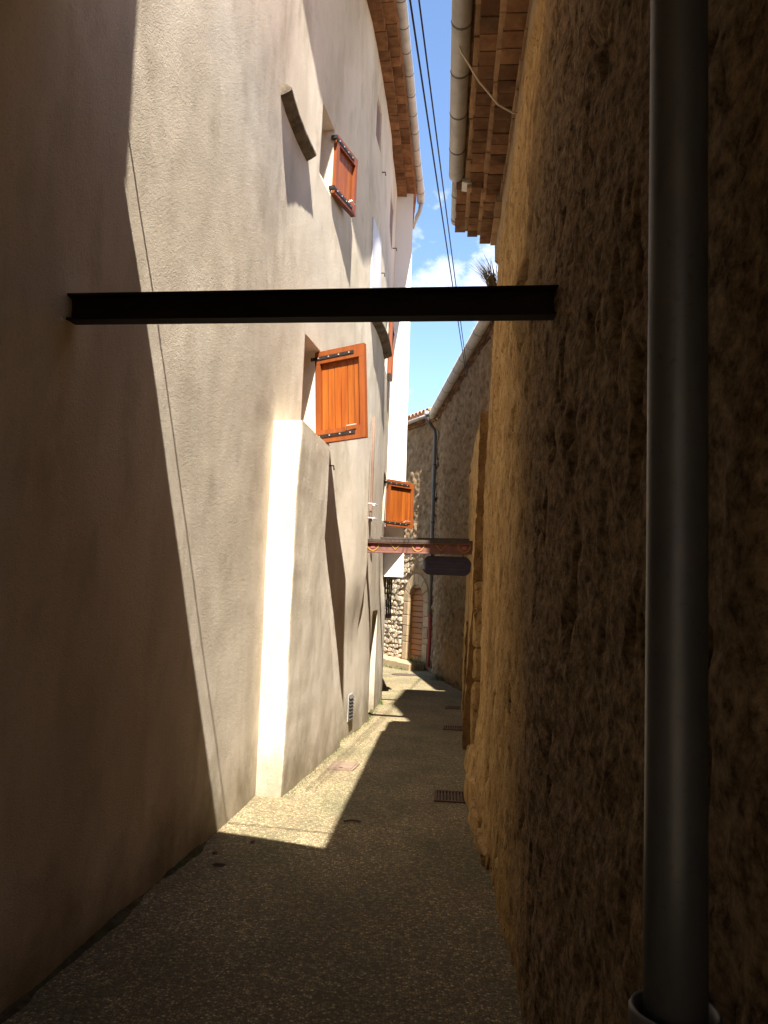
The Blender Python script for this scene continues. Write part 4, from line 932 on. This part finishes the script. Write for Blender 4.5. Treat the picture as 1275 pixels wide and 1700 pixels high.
mh = thing('manhole_cover', (0.68, 20.1, gz(0.68, 20.1) + 0.006), 'round iron manhole cover in the sunlight near the arched door', 'manhole cover'); mh.rotation_euler = (R(-1.15), 0, 0)
def disc(r0, r1, z0, z1, n=36):
    V = []; F = []
    for k in range(n):
        a = 2 * pi * k / n; V += [(r0 * cos(a), r0 * sin(a), z0), (r1 * cos(a), r1 * sin(a), z0), (r1 * cos(a), r1 * sin(a), z1), (r0 * cos(a), r0 * sin(a), z1)]
    for k in range(n):
        o = 4 * k; p = 4 * ((k + 1) % n)
        for q in range(4): F.append((o + q, o + (q + 1) % 4, p + (q + 1) % 4, p + q))
    return V, F
sub('rim', disc(0.27, 0.33, -0.01, 0.006), 'cover_iron', mh)
V = [(0.262 * cos(2 * pi * k / 36), 0.262 * sin(2 * pi * k / 36), 0.003) for k in range(36)]; V += [(x, y, -0.01) for x, y, z in V]
sub('lid', (V, [tuple(range(36)), tuple(range(71, 35, -1))] + [(k, k + 36, (k + 1) % 36 + 36, (k + 1) % 36) for k in range(36)]), 'cover_iron', mh)

def tuft(name, cx, cy, z, n, h, sp, m, label, cat, seed, lean=(0, 0, 0)):
    r = random.Random(seed); V = []; F = []
    for _ in range(n):
        a = r.uniform(0, 2 * pi); rr = sp * sqrt(r.random()); x, y = cx + rr * cos(a), cy + rr * sin(a); hh = h * r.uniform(0.4, 1.0); b = r.uniform(0, 2 * pi); k = r.uniform(0.2, 0.7) * hh; wv = r.uniform(0.003, 0.007)
        d = Vector((cos(b), sin(b), 0)); s = Vector((-sin(b), cos(b), 0)) * wv; p0 = Vector((x, y, z)); p1 = p0 + d * k * 0.4 + Vector((0, 0, hh * 0.6)) + Vector(lean) * 0.4; p2 = p0 + d * k + Vector((0, 0, hh)) + Vector(lean)
        o = len(V); V += [p0 - s, p0 + s, p1 - s * 0.8, p1 + s * 0.8, p2]; F += [(o, o + 1, o + 3, o + 2), (o + 2, o + 3, o + 4)]
    return tag(obj(name, (V, F), m, None, base=(cx, cy, z)), label, cat)
tuft('weed', fpt(0.45, 0.2, 0).x, fpt(0.45, 0.2, 0).y, -0.42, 90, 0.5, 0.16, 'grass', 'green weeds growing beside the arched door', 'weed', 3)
tuft('weed', 1.50, 18.9, -0.39, 130, 0.22, 0.25, 'grass', 'low dark weeds at the foot of the far wall in shade', 'weed', 4)
tuft('weed', 0.02, 13.6, -0.28, 60, 0.14, 0.10, 'grass', 'small sunlit weed at the foot of the rendered wall', 'weed', 5)
tuft('dry_plant', 1.085, 8.16, 4.93, 110, 0.34, 0.05, 'dry_grass', 'dry grass tuft growing on top of the wall against the sky', 'plant', 6, (-0.13, 0, 0))
# thin green growth in the joint between lane and left wall / door step
def edge_moss(ptf, ys, seed, h, n):
    r = random.Random(seed); V = []; F = []
    for _ in range(n):
        y = r.uniform(*ys); p = ptf(y, r.uniform(0.0, 0.045) + (0.03 if r.random() < 0.2 else 0)); hh = h * r.uniform(0.2, 1) ** 2; b = r.uniform(0, 2 * pi); d = Vector((cos(b), sin(b), 0)) * hh * 0.6; s = Vector((-sin(b), cos(b), 0)) * 0.004
        o = len(V); V += [p - s, p + s, p + d + Vector((0, 0, hh))]; F.append((o, o + 1, o + 2))
    return V, F
def lfoot(y, off):
    if 6.8 < y < 9.3:
        x = -0.763 + (y - 6.8) / 2.55 * (float(lx(9.35)) + 0.12 + 0.763); return Vector((x + off, y, gz(x, y)))
    p = lpt(y, off + 0.02, 0); return Vector((p.x, p.y, gz(p.x, p.y)))
tag(obj('moss', edge_moss(lfoot, (6.8, 13.5), 3, 0.025, 800), 'grass'), kind='stuff')
def sfoot(s, off): p = fpt(s, 0.53 + off, 0); return Vector((p.x, p.y, gz(p.x, p.y)))
tag(obj('moss', edge_moss(sfoot, (0.4, 3.2), 4, 0.14, 500), 'grass'), kind='stuff')
def dirt_strip(ptf, y0, y1, seed, wmax, hmax, step=0.03):
    V = []; F = []; ys = np.arange(y0, y1, step); n = 5
    for i, y in enumerate(ys):
        k = 0.5 + float(fbm(np.array(y * 1.7), np.array(3.0), seed, 4, 0.65)); k = max(0.08, k); e = min(1.0, (y - y0) / 0.4, (y1 - y) / 0.4) + 0.02
        for q in range(n):
            t = q / (n - 1); j = float(fbm(np.array(y * 23), np.array(t * 5), seed + 7, 2)) * 0.012
            p = ptf(y, -0.05 + (wmax * k * e + 0.05) * t); V.append((p.x, p.y, p.z - 0.01 * t + hmax * k * e * (1 - t) ** 1.6 + j * (1 - t) + 0.008 * (1 - t)))
    for i in range(len(ys) - 1):
        for q in range(n - 1): F.append((i * n + q, i * n + q + 1, (i + 1) * n + q + 1, (i + 1) * n + q))
    return V, F
def rfoot(y, off):
    p = Vector((float(rx(y)) + 0.03, y, 0)) + rnorm(y) * off; return Vector((p.x, p.y, gz(p.x, p.y)))
tag(obj('dirt', dirt_strip(lfoot, 2.5, 6.75, 301, 0.06, 0.03), 'dirt', None, True), kind='stuff')
tag(obj('dirt', dirt_strip(lfoot, 9.4, 13.6, 302, 0.05, 0.02), 'dirt', None, True), kind='stuff')
tag(obj('dirt', dirt_strip(rfoot, 2.5, 5.3, 303, 0.08, 0.04), 'dirt', None, True), kind='stuff')
# dead leaves and a twig
def leaf(cx, cy, s, rot, label):
    pl = [(0, -1), (0.35, -0.45), (0.45, 0.1), (0.25, 0.6), (0, 1), (-0.3, 0.5), (-0.42, 0), (-0.3, -0.5)]; V = []
    for x, y in pl: V.append((cx + s * (x * cos(rot) - y * sin(rot)), cy + s * (x * sin(rot) + y * cos(rot)), gz(cx, cy) + 0.006 + 0.3 * s * abs(x)))
    V.append((cx, cy, gz(cx, cy) + 0.004)); V2 = V + [(x, y, z + 0.002) for x, y, z in V]
    F = [(i, (i + 1) % 8, 8) for i in range(8)] + [(9 + (i + 1) % 8, 9 + i, 17) for i in range(8)]
    tag(obj('dead_leaf', (V2, F), 'leaf_dead', None, base=(cx, cy, gz(cx, cy))), label, 'leaf', 'dead leaves on the lane')
leaf(-1.0, 5.25, 0.035, 0.5, 'curled dead leaf just below the edge of the sunlit patch')
leaf(-0.93, 5.02, 0.045, 1.7, 'larger dead leaf lying in shade nearest the left wall')
leaf(-0.80, 5.5, 0.03, 2.6, 'small dead leaf beside the corner of the sunlit patch')
tw = tube([(-0.21, 6.1, gz(-0.2, 6.1) + 0.01), (-0.15, 6.13, gz(-0.15, 6.1) + 0.014), (-0.08, 6.11, gz(-0.1, 6.1) + 0.01)], 0.006, 6)
tag(obj('twig', tw, 'leaf_dead', None, base=(-0.15, 6.1, gz(-0.15, 6.1))), 'short dark twig on the lane at the shadow edge', 'twig')
# swift
bv = [(0, -0.09, 0), (0.02, 0, 0.015), (0, 0.09, 0), (-0.02, 0, 0.015), (0, 0, -0.02), (-0.22, -0.10, 0.10), (-0.08, -0.01, 0.045), (0.22, -0.10, 0.10), (0.08, -0.01, 0.045), (-0.05, 0.035, 0.02), (0.05, 0.035, 0.02)]
bf = [(0, 1, 4), (1, 2, 4), (2, 3, 4), (3, 0, 4), (0, 3, 1), (1, 3, 2), (3, 6, 9), (6, 5, 9), (1, 10, 8), (8, 10, 7)]
tag(obj('bird', (np.array(bv) + np.array([0.45, 22.0, 12.4]), bf), 'bird_dark', None, base=(0.45, 22, 12.4)), 'small dark swift flying in the strip of blue sky', 'bird')
